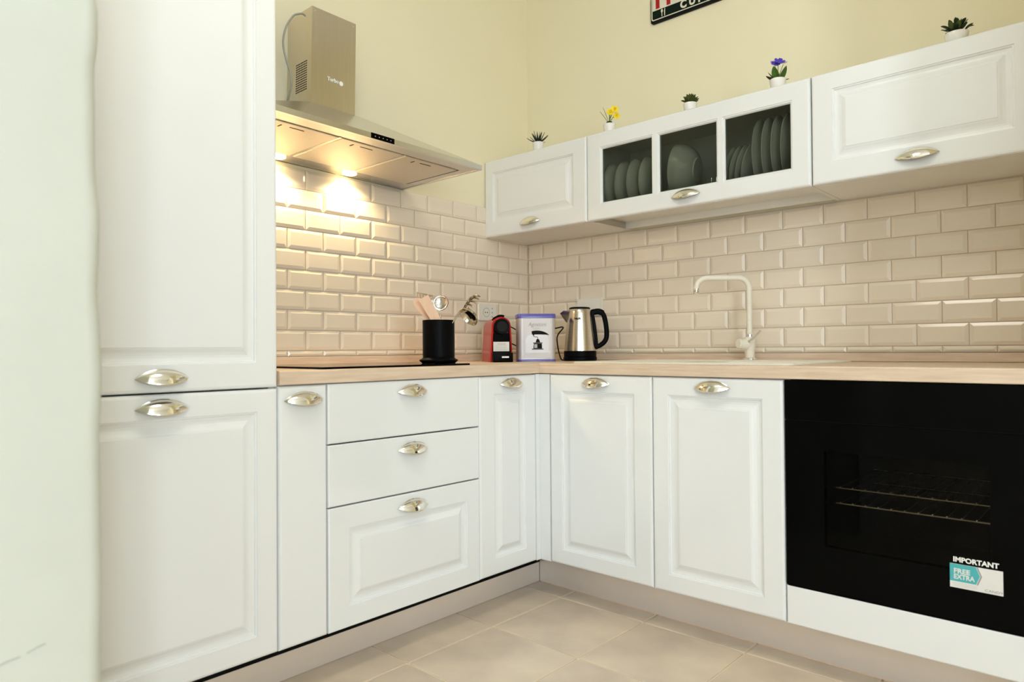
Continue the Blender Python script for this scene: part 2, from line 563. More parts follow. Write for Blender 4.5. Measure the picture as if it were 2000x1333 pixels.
def handle_mesh():
    bm = bmesh.new()
    nt_, ns = 28, 9
    W = 0.0595
    def surf(off):
        rows = []
        for i in range(nt_ + 1):
            t = -1 + 2 * i / nt_
            k = max(1 - t * t, 0.0)
            k2 = k ** 0.85
            row = []
            for j in range(ns + 1):
                a = j / ns * PI / 2 * 1.02
                ztop, zbot = 0.0195 * k2, -0.0125 * k2
                d = 0.0245 * k2
                y = -(d + off) * math.sin(a) - 0.0012
                z = zbot + (ztop - zbot + off) * math.cos(a)
                row.append(bm.verts.new((W * t * (1 + off * 3), y, z)))
            rows.append(row)
        return rows
    A = surf(0.0016)
    I = surf(-0.0008)
    for i in range(nt_):
        for j in range(ns):
            bm.faces.new((A[i][j], A[i + 1][j], A[i + 1][j + 1], A[i][j + 1]))
            bm.faces.new((I[i][j], I[i][j + 1], I[i + 1][j + 1], I[i + 1][j]))
        bm.faces.new((A[i][ns], A[i + 1][ns], I[i + 1][ns], I[i][ns]))
        bm.faces.new((A[i][0], I[i][0], I[i + 1][0], A[i + 1][0]))
    # thin raised rim along the top, with pointed ends
    tube(bm, [(W * 1.02 * t, -0.0018, 0.0215 * max(1 - t * t, 0) ** 0.85) for t in [-1 + 2 * i / 24 for i in range(25)]], [0.0006 + 0.0016 * math.sin(PI * i / 24) for i in range(25)], 6)
    # lower lip
    tube(bm, [(W * t, -0.026 * max(1 - t * t, 0) ** 0.85 - 0.001, -0.0128 * max(1 - t * t, 0) ** 0.85) for t in [-1 + 2 * i / 24 for i in range(25)]], [0.0005 + 0.0013 * math.sin(PI * i / 24) for i in range(25)], 6)
    return bm
H_MESH = None
def handle(parent, x, z, front):
    global H_MESH
    if H_MESH is None:
        o = link('handle', handle_mesh(), 'nickel', parent, smooth=50)
        H_MESH = o.data
    else:
        o = bpy.data.objects.new('handle', H_MESH)
        COL.objects.link(o)
        o.parent = parent
    o.location = (x, -front, z)
    o['label'] = 'polished champagne metal cup handle'
    return o

def carcass(parent, x0, x1, z0, z1, front, depth0=0.012, m='carcass'):
    """open box carcass of side, back, top and bottom panels"""
    bm = bmesh.new()
    t = 0.016
    f = -front + 0.0215
    box(bm, (x0, -depth0, z0), (x0 + t, f, z1))
    box(bm, (x1 - t, -depth0, z0), (x1, f, z1))
    box(bm, (x0 + t, -depth0, z0), (x1 - t, f, z0 + t))
    box(bm, (x0 + t, -depth0, z1 - t), (x1 - t, f, z1))
    box(bm, (x0 + t, -depth0 - 0.006, z0 + t), (x1 - t, -depth0, z1 - t))
    return link('carcass', bm, m, parent)

# ------------------------------------------------------------------ tall cabinet
t = thing('tall_cabinet', 'tall white two-door cabinet beside the plastered wall edge', 'cabinet', (-2.364, 0, 0))
W = 2.364 + X_TALL
carcass(t, 0, W, ZB, 2.15, FA)
d = front_panel('door', t, 0.002, W, ZB, 0.8430, FA, True)
handle(d, 0.307, 0.8085, FA)
d = front_panel('door', t, 0.002, W, 0.8465, 2.148, FA, True, insets=(0.058, 0.058, 0.066, 0.058))
handle(d, 0.307, 0.879, FA)
link('foot', B((0.05, -0.50, 0), (0.09, -0.46, ZB)), 'black_rubber', t)
link('foot', B((W - 0.09, -0.50, 0), (W - 0.05, -0.46, ZB)), 'black_rubber', t)
link('foot', B((0.05, -0.12, 0), (0.09, -0.08, ZB)), 'black_rubber', t)
link('foot', B((W - 0.09, -0.12, 0), (W - 0.05, -0.08, ZB)), 'black_rubber', t)

# ------------------------------------------------------------------ base units under the hood wall
def feet(t, W, dep):
    for x in (0.03, W - 0.06):
        for y in (-0.12, -dep + 0.20):
            link('foot', B((x, y - 0.03, 0.0), (x + 0.03, y, ZB)), 'black_rubber', t)
t = thing('pullout_cabinet', 'narrow plain white pull-out cabinet between tall cabinet and drawers', 'cabinet', (X_TALL + 0.002, 0, 0))
W = X_DR0 - X_TALL - 0.003
carcass(t, 0, W, ZB, WT0, FA); feet(t, W, FA)
d = front_panel('door', t, 0.001, W - 0.001, ZB - 0.001, ZT, FA, edge=EDGE)
handle(d, W / 2 + 0.001, 0.808, FA)

t = thing('drawer_cabinet', 'white three-drawer cabinet below the black hob', 'cabinet', (X_DR0, 0, 0))
W = X_DR1 - X_DR0
carcass(t, 0, W - 0.001, ZB, WT0, FA); feet(t, W, FA)
for z0, z1, pan, hz in ((0.6775, ZT, False, 0.8125), (0.4985, 0.6740, False, 0.632), (ZB, 0.4950, True, 0.4535)):
    d = front_panel('drawer_front', t, 0.0015, W - 0.0015, z0, z1, FA, pan, edge=EDGE_S, insets=(0.068, 0.058, 0.060, 0.064))
    handle(d, 0.307, hz, FA)

t = thing('corner_cabinet', 'narrow white panelled door cabinet right of the drawers, at the inner corner', 'cabinet', (X_DR1, 0, 0))
W = X_D3 - X_DR1
carcass(t, 0.001, W, ZB, WT0, FA); feet(t, W, FA)
d = front_panel('door', t, 0.0015, W - 0.001, ZB, ZT, FA, True, insets=(0.072, 0.060, 0.058, 0.061))
handle(d, 0.166, 0.8165, FA)
bm = bmesh.new()
box(bm, (W + 0.0005, -FA + 0.001, ZB), (W + 0.0215, -FA + 0.02, ZT))
box(bm, (W + 0.0225, -FA - 0.046, ZB), (W + 0.040, -FA + 0.02, ZT))
link('corner_filler', bm, 'lacquer', t)

# ------------------------------------------------------------------ base units under the sink wall (rotated)
RB = -PI / 2
t = thing('sink_cabinet', 'white two-door cabinet under the sink', 'cabinet', (0, -Y_B0, 0), RB)
W = Y_B2 - Y_B0
carcass(t, 0, W - 0.001, ZB, WT0 - 0.0005, FB); feet(t, W, FB)
d = front_panel('door', t, 0.0015, Y_B1 - Y_B0 - 0.0015, ZB, ZT, FB, True, insets=(0.056, 0.066, 0.054, 0.060))
handle(d, 0.212, 0.8175, FB)
d = front_panel('door', t, Y_B1 - Y_B0 + 0.0015, W - 0.001, ZB, ZT, FB, True, insets=(0.058, 0.062, 0.057, 0.058))
handle(d, 0.656, 0.8175, FB)

t = thing('oven_cabinet', 'white housing cabinet around the black oven with plain strip below', 'cabinet', (0, -Y_B2, 0), RB)
W = Y_END - Y_B2
bm = bmesh.new()
f = -FB + 0.0215
box(bm, (0, -0.012, ZB), (0.012, f, WT0 - 0.0005))
box(bm, (W - 0.002, -0.012, ZB), (W + 0.016, -FB + 0.001, WT0 - 0.0005))
box(bm, (0.012, -0.012, ZB), (W - 0.002, f, ZB + 0.016))
box(bm, (0.012, -0.012, 0.235), (W - 0.002, f, 0.251))
link('carcass', bm, 'carcass', t)
front_panel('drawer_front', t, 0.0025, W - 0.003, ZB, 0.2555, FB, edge=EDGE_S)
feet(t, W, FB)

# ------------------------------------------------------------------ oven
t = thing('oven', 'black built-in glass oven with two wire racks and white sticker', 'oven', (0, -Y_B2 - 0.003, 0.2525), RB)
W = Y_END - Y_B2 - 0.006
OZ = 0.2525
def fz(z): return z - OZ
bm = bmesh.new()   # control panel
box(bm, (0, -FB, fz(0.7345)), (W, -FB + 0.024, fz(0.8485)), 0.002, 2)
link('control_panel', bm, 'black_gloss', t)
link('gap_filler', B((0.001, -FB + 0.004, fz(0.7316)), (W - 0.001, -FB + 0.022, fz(0.7344))), 'gap_dark', t)  # black filler stands in for shade in the slit
# door: black glass border around the window
wx0, wx1, wz0, wz1 = 0.108, 0.492, fz(0.385), fz(0.651)
bm = bmesh.new()
yb, yf = -FB + 0.024, -FB
dz0, dz1 = fz(0.2585), fz(0.7315)
def rect(x0, x1, z0, z1, y): return [bm.verts.new(c) for c in ((x0, y, z0), (x1, y, z0), (x1, y, z1), (x0, y, z1))]
o1, o2 = rect(0.0015, W - 0.0015, dz0 + 0.0015, dz1 - 0.0015, yf), rect(0, W, dz0, dz1, yf + 0.0015)
o3 = rect(0, W, dz0, dz1, yb)
in1, in2 = rect(wx0, wx1, wz0, wz1, yf), rect(wx0, wx1, wz0, wz1, yb)
loop_faces(bm, in1, o1); loop_faces(bm, o1, o2); loop_faces(bm, o2, o3); loop_faces(bm, o3, in2); loop_faces(bm, in2, in1)
door = link('door', bm, 'black_gloss', t)
link('window_pane', B((wx0, -FB + 0.0006, wz0), (wx1, -FB + 0.0046, wz1)), 'oven_glass', door)
link('bottom_trim', B((0.004, -FB + 0.001, dz0 - 0.0028), (W - 0.004, -FB + 0.022, dz0)), 'black_satin', door)
bm = bmesh.new()   # cavity
cx0, cx1, cz0, cz1, cyb, cyf = 0.06, 0.535, fz(0.33), fz(0.69), -0.20, -FB + 0.0255
tt = 0.008
box(bm, (cx0 - tt, cyb, cz0), (cx0, cyf, cz1)); box(bm, (cx1, cyb, cz0), (cx1 + tt, cyf, cz1))
box(bm, (cx0 - tt, cyb, cz0 - tt), (cx1 + tt, cyf, cz0)); box(bm, (cx0 - tt, cyb, cz1), (cx1 + tt, cyf, cz1 + tt))
box(bm, (cx0 - tt, cyb, cz0 - tt), (cx1 + tt, cyb + tt, cz1 + tt))
link('cavity', bm, 'enamel', t)
bm = bmesh.new()   # outer shell behind the front
box(bm, (0.02, -0.19, fz(0.2545)), (W - 0.02, -0.06, fz(0.80)))
link('shell', bm, 'gap_dark', t)
for z in (0.542, 0.498):
    bm = bmesh.new()
    ry = -FB + 0.065
    tube(bm, [(cx0 + 0.058, ry, fz(z)), (cx1 - 0.005, ry, fz(z))], 0.0019, 6)
    tube(bm, [(cx0 + 0.058, -0.24, fz(z)), (cx1 - 0.005, -0.24, fz(z))], 0.0009, 6)
    for k in range(13):
        x = cx0 + 0.07 + k * 0.0325
        tube(bm, [(x, ry, fz(z) + 0.0010), (x, -0.24, fz(z) + 0.0010)], 0.0006, 5)
        lathe(bm, [(0.0, 0.0008), (0.0022, 0.0026), (0.0, 0.0052)], 6, (x, ry, fz(z)))
    link('wire_rack', bm, 'oven_wire', t)
# sticker on the glass (its square code is left blank)
sx0, sx1, sz0, sz1 = 1.983 - Y_B2 - 0.003, 2.0925 - Y_B2 - 0.003, fz(0.3425), fz(0.4015)
st = link('sticker', B((sx0, -FB - 0.0004, sz0), (sx1, -FB - 0.00005, sz1)), 'paper', door)
st['label'] = 'white and teal paper sticker'
bm = bmesh.new()
sw, sh = sx1 - sx0, sz1 - sz0
zt, zb2 = sz1 - 0.0005, sz0 + sh * 0.27
xm = sx0 + sw * 0.50
prism(bm, [(sx0, zb2), (xm, zb2), (sx0 + sw * 0.575, (zt + zb2) / 2), (xm, zt), (sx0, zt)], -FB - 0.0007, -FB - 0.0004)
link('teal_arrow', bm, 'teal_print', st)
bm = bmesh.new()
prism(bm, [(xm + 0.001, zb2 - 0.001), (xm + 0.0040, zb2 - 0.001), (sx0 + sw * 0.615, (zt + zb2) / 2), (xm + 0.0040, zt), (xm + 0.001, zt), (sx0 + sw * 0.585, (zt + zb2) / 2)], -FB - 0.0006, -FB - 0.0004)
link('arrow_outline', bm, 'grey_print', st)
RF = (PI / 2, 0, 0)
text_obj('lettering', 'IMPORTANT', 0.0168, 'white_print', door, (sx0 + 0.007, -FB - 0.0003, fz(0.4070)), RF, xs=1.0, bold=0.0006)
text_obj('lettering', 'FREE', 0.0165, 'paper', st, (sx0 + 0.008, -FB - 0.0008, zb2 + 0.0205), RF, xs=1.02, bold=0.0005)
text_obj('lettering', 'EXTRA', 0.0165, 'paper', st, (sx0 + 0.008, -FB - 0.0008, zb2 + 0.0065), RF, xs=0.86, bold=0.0005)
text_obj('lettering', 'CANDY', 0.0085, 'grey_print', st, (sx0 + sw * 0.66, -FB - 0.0005, sz0 + 0.0035), RF, xs=1.25)
bm = bmesh.new()
for k in range(3):
    box(bm, (sx0 + 0.006, -FB - 0.0006, sz0 + 0.0045 + k * 0.0035), (sx0 + sw * 0.52, -FB - 0.0004, sz0 + 0.0052 + k * 0.0035))
link('fine_print', bm, 'light_grey_print', st)

# ------------------------------------------------------------------ plinths
t = thing('plinth_board', 'satin metallic plinth board along the floor under the drawers', 'plinth', (-1.5, -0.521, 0))
link('board', B((-0.864, 0, 0.0005), (1.5 - 0.5452, 0.016, 0.078), 0.001, 1), 'plinth', t)
link('gap_strip', B((-0.864, 0.001, 0.078), (1.5 - 0.56, 0.012, 0.143)), 'gap_dark', t)  # black strip paints the shaded gap between plinth and doors
t = thing('plinth_board', 'satin metallic plinth board along the floor under sink and oven', 'plinth', (-0.545, -1.4, 0))
link('board', B((0, -0.787, 0.0005), (0.016, 1.4 - 0.5215, 0.144), 0.001, 1), 'plinth', t)
link('gap_strip', B((-0.001, -0.787, 0.0), (0.0, 1.4 - 0.53, 0.0022)), 'wood_tool', t)

# ------------------------------------------------------------------ worktop with sink and hob
t = thing('worktop', 'pale oak laminate L-shaped worktop with low upstand', 'worktop', (0, 0, WT0))
h = WT1 - WT0
def slab_with_hole(x0, x1, y0, y1, hole):
    bm = bmesh.new()
    hx0, hx1, hy0, hy1 = hole
    for q in ((x0, hx0, y0, y1), (hx1, x1, y0, y1), (hx0, hx1, y0, hy0), (hx0, hx1, hy1, y1)):
        box(bm, (q[0], q[2], 0), (q[1], q[3], h))
    bmesh.ops.remove_doubles(bm, verts=bm.verts, dist=1e-5)
    return bm
bm = bmesh.new()
prof = [(-FA - 0.003, 0.0), (-FA - 0.0045, 0.0015), (-FA - 0.0045, h - 0.004), (-FA - 0.003, h - 0.001), (-FA + 0.001, h), (-0.0115, h), (-0.0115, 0.0)]
def run_x(bm, prof, x0, x1):
    a = [bm.verts.new((x0, y, z)) for y, z in prof]; b = [bm.verts.new((x1, y, z)) for y, z in prof]
    bm.faces.new(a); bm.faces.new(b[::-1]); loop_faces(bm, a, b)
def run_y(bm, prof, y0, y1):
    a = [bm.verts.new((x, y0, z)) for x, z in prof]; b = [bm.verts.new((x, y1, z)) for x, z in prof]
    bm.faces.new(a); bm.faces.new(b[::-1]); loop_faces(bm, a, b)
run_x(bm, prof, X_TALL + 0.003, -FB - 0.0048)
link('slab', bm, 'oak_a', t)
SKX0, SKX1, SKY0, SKY1 = -0.64, -0.13, -1.555, -0.80   # cut-out
bm = bmesh.new()
fr = -FB - 0.0045
run_y(bm, [(fr + 0.0015, 0), (fr, 0.0015), (fr, h - 0.004), (fr + 0.0015, h - 0.001), (fr + 0.0055, h), (SKX0, h), (SKX0, 0)], -Y_END - 0.018, -0.0115)
for q in ((SKX0, -0.0115, SKY1, -0.0115), (SKX0, -0.0115, -Y_END - 0.018, SKY0), (SKX1, -0.0115, SKY0, SKY1)):
    box(bm, (q[0], q[2], 0), (q[1], q[3], h))
link('slab', bm, 'oak_b', t)
link('upstand', B((X_TALL + 0.003, -0.0250, h), (-0.0265, -0.0115, h + 0.031), 0.002, 2), 'oak_a', t)
link('upstand', B((-0.0250, -Y_END - 0.018, h + 0.0008), (-0.0115, -0.0115, h + 0.031), 0.002, 2), 'oak_b', t)

# hob
t = thing('hob', 'flat black glass hob set in the worktop below the hood', 'hob', (-1.3135, -0.365, WT1))
link('glass_plate', B((-0.294, -0.248, 0.0002), (0.294, 0.252, 0.0062), 0.0012, 2), 'black_gloss', t)
for x, y, r in ((-0.15, -0.12, 0.09), (0.14, -0.13, 0.07), (-0.15, 0.12, 0.07), (0.14, 0.11, 0.09)):
    bm = bmesh.new()
    n = 40
    a = [bm.verts.new((x + r * math.cos(2 * PI * k / n), y + r * math.sin(2 * PI * k / n), 0.00635)) for k in range(n)]
    b = [bm.verts.new((x + (r - 0.002) * math.cos(2 * PI * k / n), y + (r - 0.002) * math.sin(2 * PI * k / n), 0.00635)) for k in range(n)]
    loop_faces(bm, a, b)
    link('zone_ring', bm, 'plastic_grey', t)

# sink
t = thing('kitchen_sink', 'cream composite inset sink with drainer in front of the tiles', 'sink', (-0.385, -1.18, WT1))
bm = bmesh.new()
def rrect(x0, x1, y0, y1, r, z, n=6):
    pts = []
    for cx, cy, a0 in ((x1 - r, y1 - r, 0), (x0 + r, y1 - r, PI / 2), (x0 + r, y0 + r, PI), (x1 - r, y0 + r, 3 * PI / 2)):
        for k in range(n + 1):
            a = a0 + k / n * PI / 2
            pts.append(bm.verts.new((cx + r * math.cos(a), cy + r * math.sin(a), z)))
    return pts
ox0, ox1, oy0, oy1 = -0.272, 0.325, -0.405, 0.41     # outer rim (x towards wall is +)
R0 = rrect(ox0, ox1, oy0, oy1, 0.035, 0.0002)
R1 = rrect(ox0, ox1, oy0, oy1, 0.035, 0.004)
R2 = rrect(ox0 + 0.004, ox1 - 0.004, oy0 + 0.004, oy1 - 0.004, 0.033, 0.0068)
R3 = rrect(ox0 + 0.016, ox1 - 0.100, oy0 + 0.018, oy1 - 0.018, 0.030, 0.0066)
R4 = rrect(ox0 + 0.022, ox1 - 0.106, oy0 + 0.024, oy1 - 0.024, 0.028, 0.0015)
for a, b in zip((R0, R1, R2, R3), (R1, R2, R3, R4)):
    loop_faces(bm, a, b)
# basin in the right half, drainer in the left half
Bz = rrect(ox0 + 0.030, ox1 - 0.112, oy0 + 0.030, 0.020, 0.045, 0.0012)
bm.verts.ensure_lookup_table()
link('rim', bm, 'granite_white', t, smooth=40)
bm = bmesh.new()
box(bm, (ox0 + 0.020, 0.022, -0.012), (ox1 - 0.104, oy1 - 0.020, 0.0018))
for k in range(9):
    y = 0.06 + k * 0.035
    box(bm, (ox0 + 0.05, y, 0.0018), (ox1 - 0.14, y + 0.012, 0.0042), 0.001, 1)
link('drainer', bm, 'granite_white', t)
bm = bmesh.new()
T0 = rrect(ox0 + 0.0205, ox1 - 0.1045, oy0 + 0.0225, 0.022, 0.028, 0.0016)
T1 = rrect(ox0 + 0.034, ox1 - 0.118, oy0 + 0.036, 0.009, 0.04, 0.0010)
T2 = rrect(ox0 + 0.040, ox1 - 0.124, oy0 + 0.042, 0.003, 0.045, -0.17)
loop_faces(bm, T0, T1); loop_faces(bm, T1, T2); bm.faces.new(T2)
bowl = link('bowl', bm, 'granite_white', t, smooth=40)
link('drain', lathe(bmesh.new(), [(0, 0), (0.04, 0), (0.042, 0.003), (0.03, 0.004), (0, 0.001)], 24, (0.0, -0.19, -0.17), cap=False), 'chrome', bowl, smooth=40)

# tap
tx, ty = -0.100, -1.2205
t = thing('kitchen_tap', 'cream tall swan-neck kitchen tap with chrome lever', 'tap', (tx, ty, WT1 + 0.0070))
link('base_ring', lathe(bmesh.new(), [(0, 0), (0.026, 0), (0.026, 0.004), (0.0225, 0.007), (0, 0.007)], 28), 'chrome', t, smooth=40)
link('body', lathe(bmesh.new(), [(0, 0.007), (0.0185, 0.007), (0.0185, 0.040), (0.0215, 0.046), (0.0215, 0.080), (0.0175, 0.088), (0, 0.088)], 28), 'granite_white', t, smooth=40)
sd = Vector((-0.674, 0.738, 0))
side = sd
bm = bmesh.new()
c0 = Vector((0, 0, 0.058)); ax = (sd + Vector((-0.25, -0.2, 0.10))).normalized()
tube(bm, [c0, c0 + ax * 0.030, c0 + ax * 0.034, c0 + ax * 0.050, c0 + ax * 0.054], [0.021, 0.021, 0.0195, 0.0195, 0.016], 20)
cart = link('lever_cartridge', bm, 'granite_white', t, smooth=40)
bm = bmesh.new()
l0 = P(1464, 668, 2.655) - Vector((tx, ty, WT1 + 0.007)); l1 = P(1486, 646, 2.63) - Vector((tx, ty, WT1 + 0.007))
tube(bm, [l0, l1], 0.0042, 10)
tube(bm, [c0 + ax * 0.02 + Vector((0, 0, 0.012)), l0], 0.0042, 8)
link('lever', bm, 'chrome', t, smooth=40)
bm = bmesh.new()
Hh, Rr, Ln = 0.318, 0.042, 0.205
pts = [Vector((0, 0, 0.086)), Vector((0, 0, 0.16)), Vector((0, 0, Hh - Rr))]
for k in range(1, 9):
    a = k / 8 * PI / 2
    pts.append(sd * (Rr - Rr * math.cos(a)) + Vector((0, 0, Hh - Rr + Rr * math.sin(a))))
pts.append(sd * (Ln - Rr) + Vector((0, 0, Hh)))
for k in range(1, 9):
    a = k / 8 * PI / 2
    pts.append(sd * (Ln - Rr + Rr * math.sin(a)) + Vector((0, 0, Hh - Rr + Rr * math.cos(a))))
tube(bm, pts, 0.0108, 16)
link('spout', bm, 'granite_white', t, smooth=40)
e = pts[-1]
link('aerator', lathe(bmesh.new(), [(0, -0.019), (0.010, -0.019), (0.0122, -0.016), (0.0122, 0.0), (0, 0.0)], 20, tuple(e)), 'chrome', t, smooth=40)
link('spout_collar', lathe(bmesh.new(), [(0.0, 0.088), (0.0125, 0.088), (0.0125, 0.098), (0.0, 0.098)], 20), 'chrome', t, smooth=40)

# ------------------------------------------------------------------ wall units over the sink wall
def dark_box(t, x0, x1, bottom=True, m='carcass', z0=UZ0, z1=UZ1):
    bm = bmesh.new()
    s = 0.016
    f = -UF + 0.0215
    bk = -0.0005
    zb = z0 if bottom else z0
    box(bm, (x0, bk, zb), (x0 + s, f, z1)); box(bm, (x1 - s, bk, zb), (x1, f, z1))
    box(bm, (x0 + s, bk, z1 - s), (x1 - s, f, z1))
    box(bm, (x0 + s, bk - 0.006, z0 + 0.04), (x1 - s, bk, z1 - s))
    if bottom:
        box(bm, (x0 + s, bk, z0), (x1 - s, f, z0 + s))
    else:
        box(bm, (x0 + s, -0.05, z0 + 0.030), (x1 - s, f, z0 + 0.042))
    return link('carcass', bm, m, t)

t = thing('wall_cabinet', 'small white panelled wall cabinet in the corner next to the hood', 'cabinet', (0, -0.0035, 0), RB, 'wall cabinets above the sink')
dark_box(t, 0.0, U1 - 0.0045)
d = front_panel('door', t, 0.001, U1 - 0.005, UZ0, UZ1, UF, True, insets=(0.052, 0.068, 0.068, 0.061))
handle(d, 0.287, 1.524, UF)

t = thing('wall_cabinet', 'white wall cabinet with three smoked glass panes and dishes inside', 'cabinet', (0, -U1 - 0.001, 0), RB, 'wall cabinets above the sink')
W = U2 - U1 - 0.002
dark_box(t, 0.0, W, bottom=False)
# glazed door
bm = bmesh.new()
x0, x1, z0, z1 = 0.001, W - 0.001, UZ0, UZ1
panes = [(0.6890, 0.9235), (0.9600, 1.1960), (1.2310, 1.4658)]
panes = [(a - U1 - 0.001, b - U1 - 0.001) for a, b in panes]
pz0, pz1 = 1.5548, 1.7770
def rc(x0, x1, z0, z1, y): return [bm.verts.new(c) for c in ((x0, y, z0), (x1, y, z0), (x1, y, z1), (x0, y, z1))]
rings = [rc(x0 + i, x1 - i, z0 + i, z1 - i, -UF + dd) for i, dd in [(0, 0.02)] + EDGE]
for a, b in zip(rings, rings[1:]):
    loop_faces(bm, a, b)
# front face split into a grid around the panes (each with its own moulded rebate)
m_ = 0.009
xs = [x0 + 0.0085] + [v for a, b in panes for v in (a - m_, b + m_)] + [x1 - 0.0085]
zs_ = [z0 + 0.0085, pz0 - m_, pz1 + m_, z1 - 0.0085]
gv = {}
for i, x in enumerate(xs):
    for j, z in enumerate(zs_):
        gv[i, j] = bm.verts.new((x, -UF, z))
for i in range(len(xs) - 1):
    for j in range(3):
        if j == 1 and i in (1, 3, 5):
            continue
        bm.faces.new((gv[i, j], gv[i + 1, j], gv[i + 1, j + 1], gv[i, j + 1]))
for k, (a, b) in enumerate(panes):
    i = 1 + 2 * k
    r0 = [gv[i, 1], gv[i + 1, 1], gv[i + 1, 2], gv[i, 2]]
    prev = r0
    for ins, dd in ((0.0015, 0.0022), (0.0045, 0.0026), (0.0075, 0.0060), (0.009, 0.0085), (0.009, 0.02)):
        nx = rc(a - m_ + ins, b + m_ - ins, pz0 - m_ + ins, pz1 + m_ - ins, -UF + dd)
        loop_faces(bm, prev, nx)
        prev = nx
d = link('door', bm, 'lacquer', t)
for a, b in panes:
    link('pane', B((a + 0.0002, -UF + 0.0105, pz0 + 0.0002), (b - 0.0002, -UF + 0.0145, pz1 - 0.0002)), 'smoked_glass', d)
handle(d, 1.072 - U1, 1.5235, UF)
link('drip_tray', B((0.018, -0.30, UZ0 + 0.0435), (W - 0.018, -0.07, UZ0 + 0.0465)), 'carcass_dark', t)
link('rear_rail', B((0.0165, -0.050, UZ0 + 0.001), (W - 0.0165, -0.034, UZ0 + 0.040)), 'carcass', t)
link('side_bracket', B((0.0165, -0.30, UZ0 + 0.001), (0.020, -0.055, UZ0 + 0.0295)), 'steel_plain', t)
# dish rack wires
bm = bmesh.new()
for y in (-0.285, -0.205, -0.10):
    tube(bm, [(0.02, y, UZ0 + 0.058), (W - 0.02, y, UZ0 + 0.058)], 0.0022, 6)
n = 40
for k in range(n):
    x = 0.03 + (W - 0.06) * k / (n - 1)
    tube(bm, [(x, -0.285, UZ0 + 0.058), (x, -0.10, UZ0 + 0.058), (x, -0.085, UZ0 + 0.150)], 0.0014, 5)
link('dish_rack', bm, 'chrome', t, smooth=40)

t = thing('wall_cabinet', 'white panelled wall cabinet at the right end, above the oven', 'cabinet', (0, -U2 - 0.001, 0), RB, 'wall cabinets above the sink')
W = U3 - U2
dark_box(t, 0.0, W)
d = front_panel('door', t, 0.001, W - 0.001, UZ0, UZ1, UF, True, insets=(0.066, 0.055, 0.070, 0.058))
handle(d, 1.846 - U2, 1.5235, UF)

# ---- dishes standing in the rack (each on its own, axis along the cabinet width = world y)
def plate_mesh(R, depth, thick=0.003):
    bm = bmesh.new()
    outer = [(0.0, 0.0), (R * 0.52, 0.0), (R * 0.60, depth * 0.12), (R * 0.86, depth * 0.72), (R, depth)]
    inner = [(R, depth + thick * 0.8), (R * 0.85, depth * 0.72 + thick), (R * 0.58, depth * 0.12 + thick), (0.0, thick)]
    return lathe(bm, outer + inner, 36, cap=False)
def bowl_mesh(R, depth, thick=0.004):
    bm = bmesh.new()
    pr = [(0.0, 0.0), (R * 0.45, 0.0), (R * 0.47, depth * 0.06)]
    for k in range(1, 8):
        a = k / 7
        pr.append((R * (0.47 + 0.53 * math.sin(a * PI / 2)), depth * (0.06 + 0.94 * (1 - math.cos(a * PI / 2)) ** 0.9)))
    ins = [(max(r - thick, 0), z + thick * 0.5) for r, z in reversed(pr[3:])] + [(0.0, thick)]
    return lathe(bm, pr + ins, 36, cap=False)
DCACHE = {}
def dish(name, label, cat, group, kind, R, depth, y, x=-0.185, lean=0.0, base=UZ0 + 0.0605):
    key = (kind, R, depth)
    if key not in DCACHE:
        bm = plate_mesh(R, depth) if kind == 'plate' else bowl_mesh(R, depth)
        o = link(name, bm, 'dish', smooth=40)
        DCACHE[key] = o.data
    else:
        o = bpy.data.objects.new(name, DCACHE[key])
        COL.objects.link(o)
    o.location = (x, y, base + R)
    o.rotation_euler = (-PI / 2 + lean, 0, 0.12)   # the bottom of the dish faces the camera (-y)
    tag(o, label, cat, group)
    return o
for k in range(4):
    dish('soup_plate', ['soup plate nearest the corner behind the first glass pane', 'second soup plate from the corner behind the first glass pane',
                        'third soup plate from the corner behind the first glass pane', 'soup plate beside the first glazing bar, behind the first glass pane'][k],
         'plate', 'soup plates in the dish rack', 'bowl', 0.098, 0.040, -0.698 - 0.058 * k, lean=0.10)
dish('serving_bowl', 'large rounded bowl standing behind the middle glass pane', 'bowl', None, 'bowl', 0.105, 0.085, -1.055, lean=0.14)
for k in range(5):
    dish('small_plate', ['leftmost small plate in the row behind the third glass pane', 'second small plate from the left behind the third glass pane',
                         'middle small plate of the five behind the third glass pane', 'fourth small plate from the left behind the third glass pane',
                         'small plate next to the large plates behind the third glass pane'][k],
         'plate', 'small plates in the dish rack', 'plate', 0.080, 0.018, -1.190 - 0.0235 * k, lean=0.28)
for k in range(4):
    dish('dinner_plate', ['leftmost large plate behind the third glass pane', 'second large plate from the left behind the third glass pane',
                          'third large plate from the left behind the third glass pane', 'rightmost large plate behind the third glass pane'][k],
         'plate', 'large plates in the dish rack', 'plate', 0.120, 0.022, -1.335 - 0.034 * k, lean=0.05)

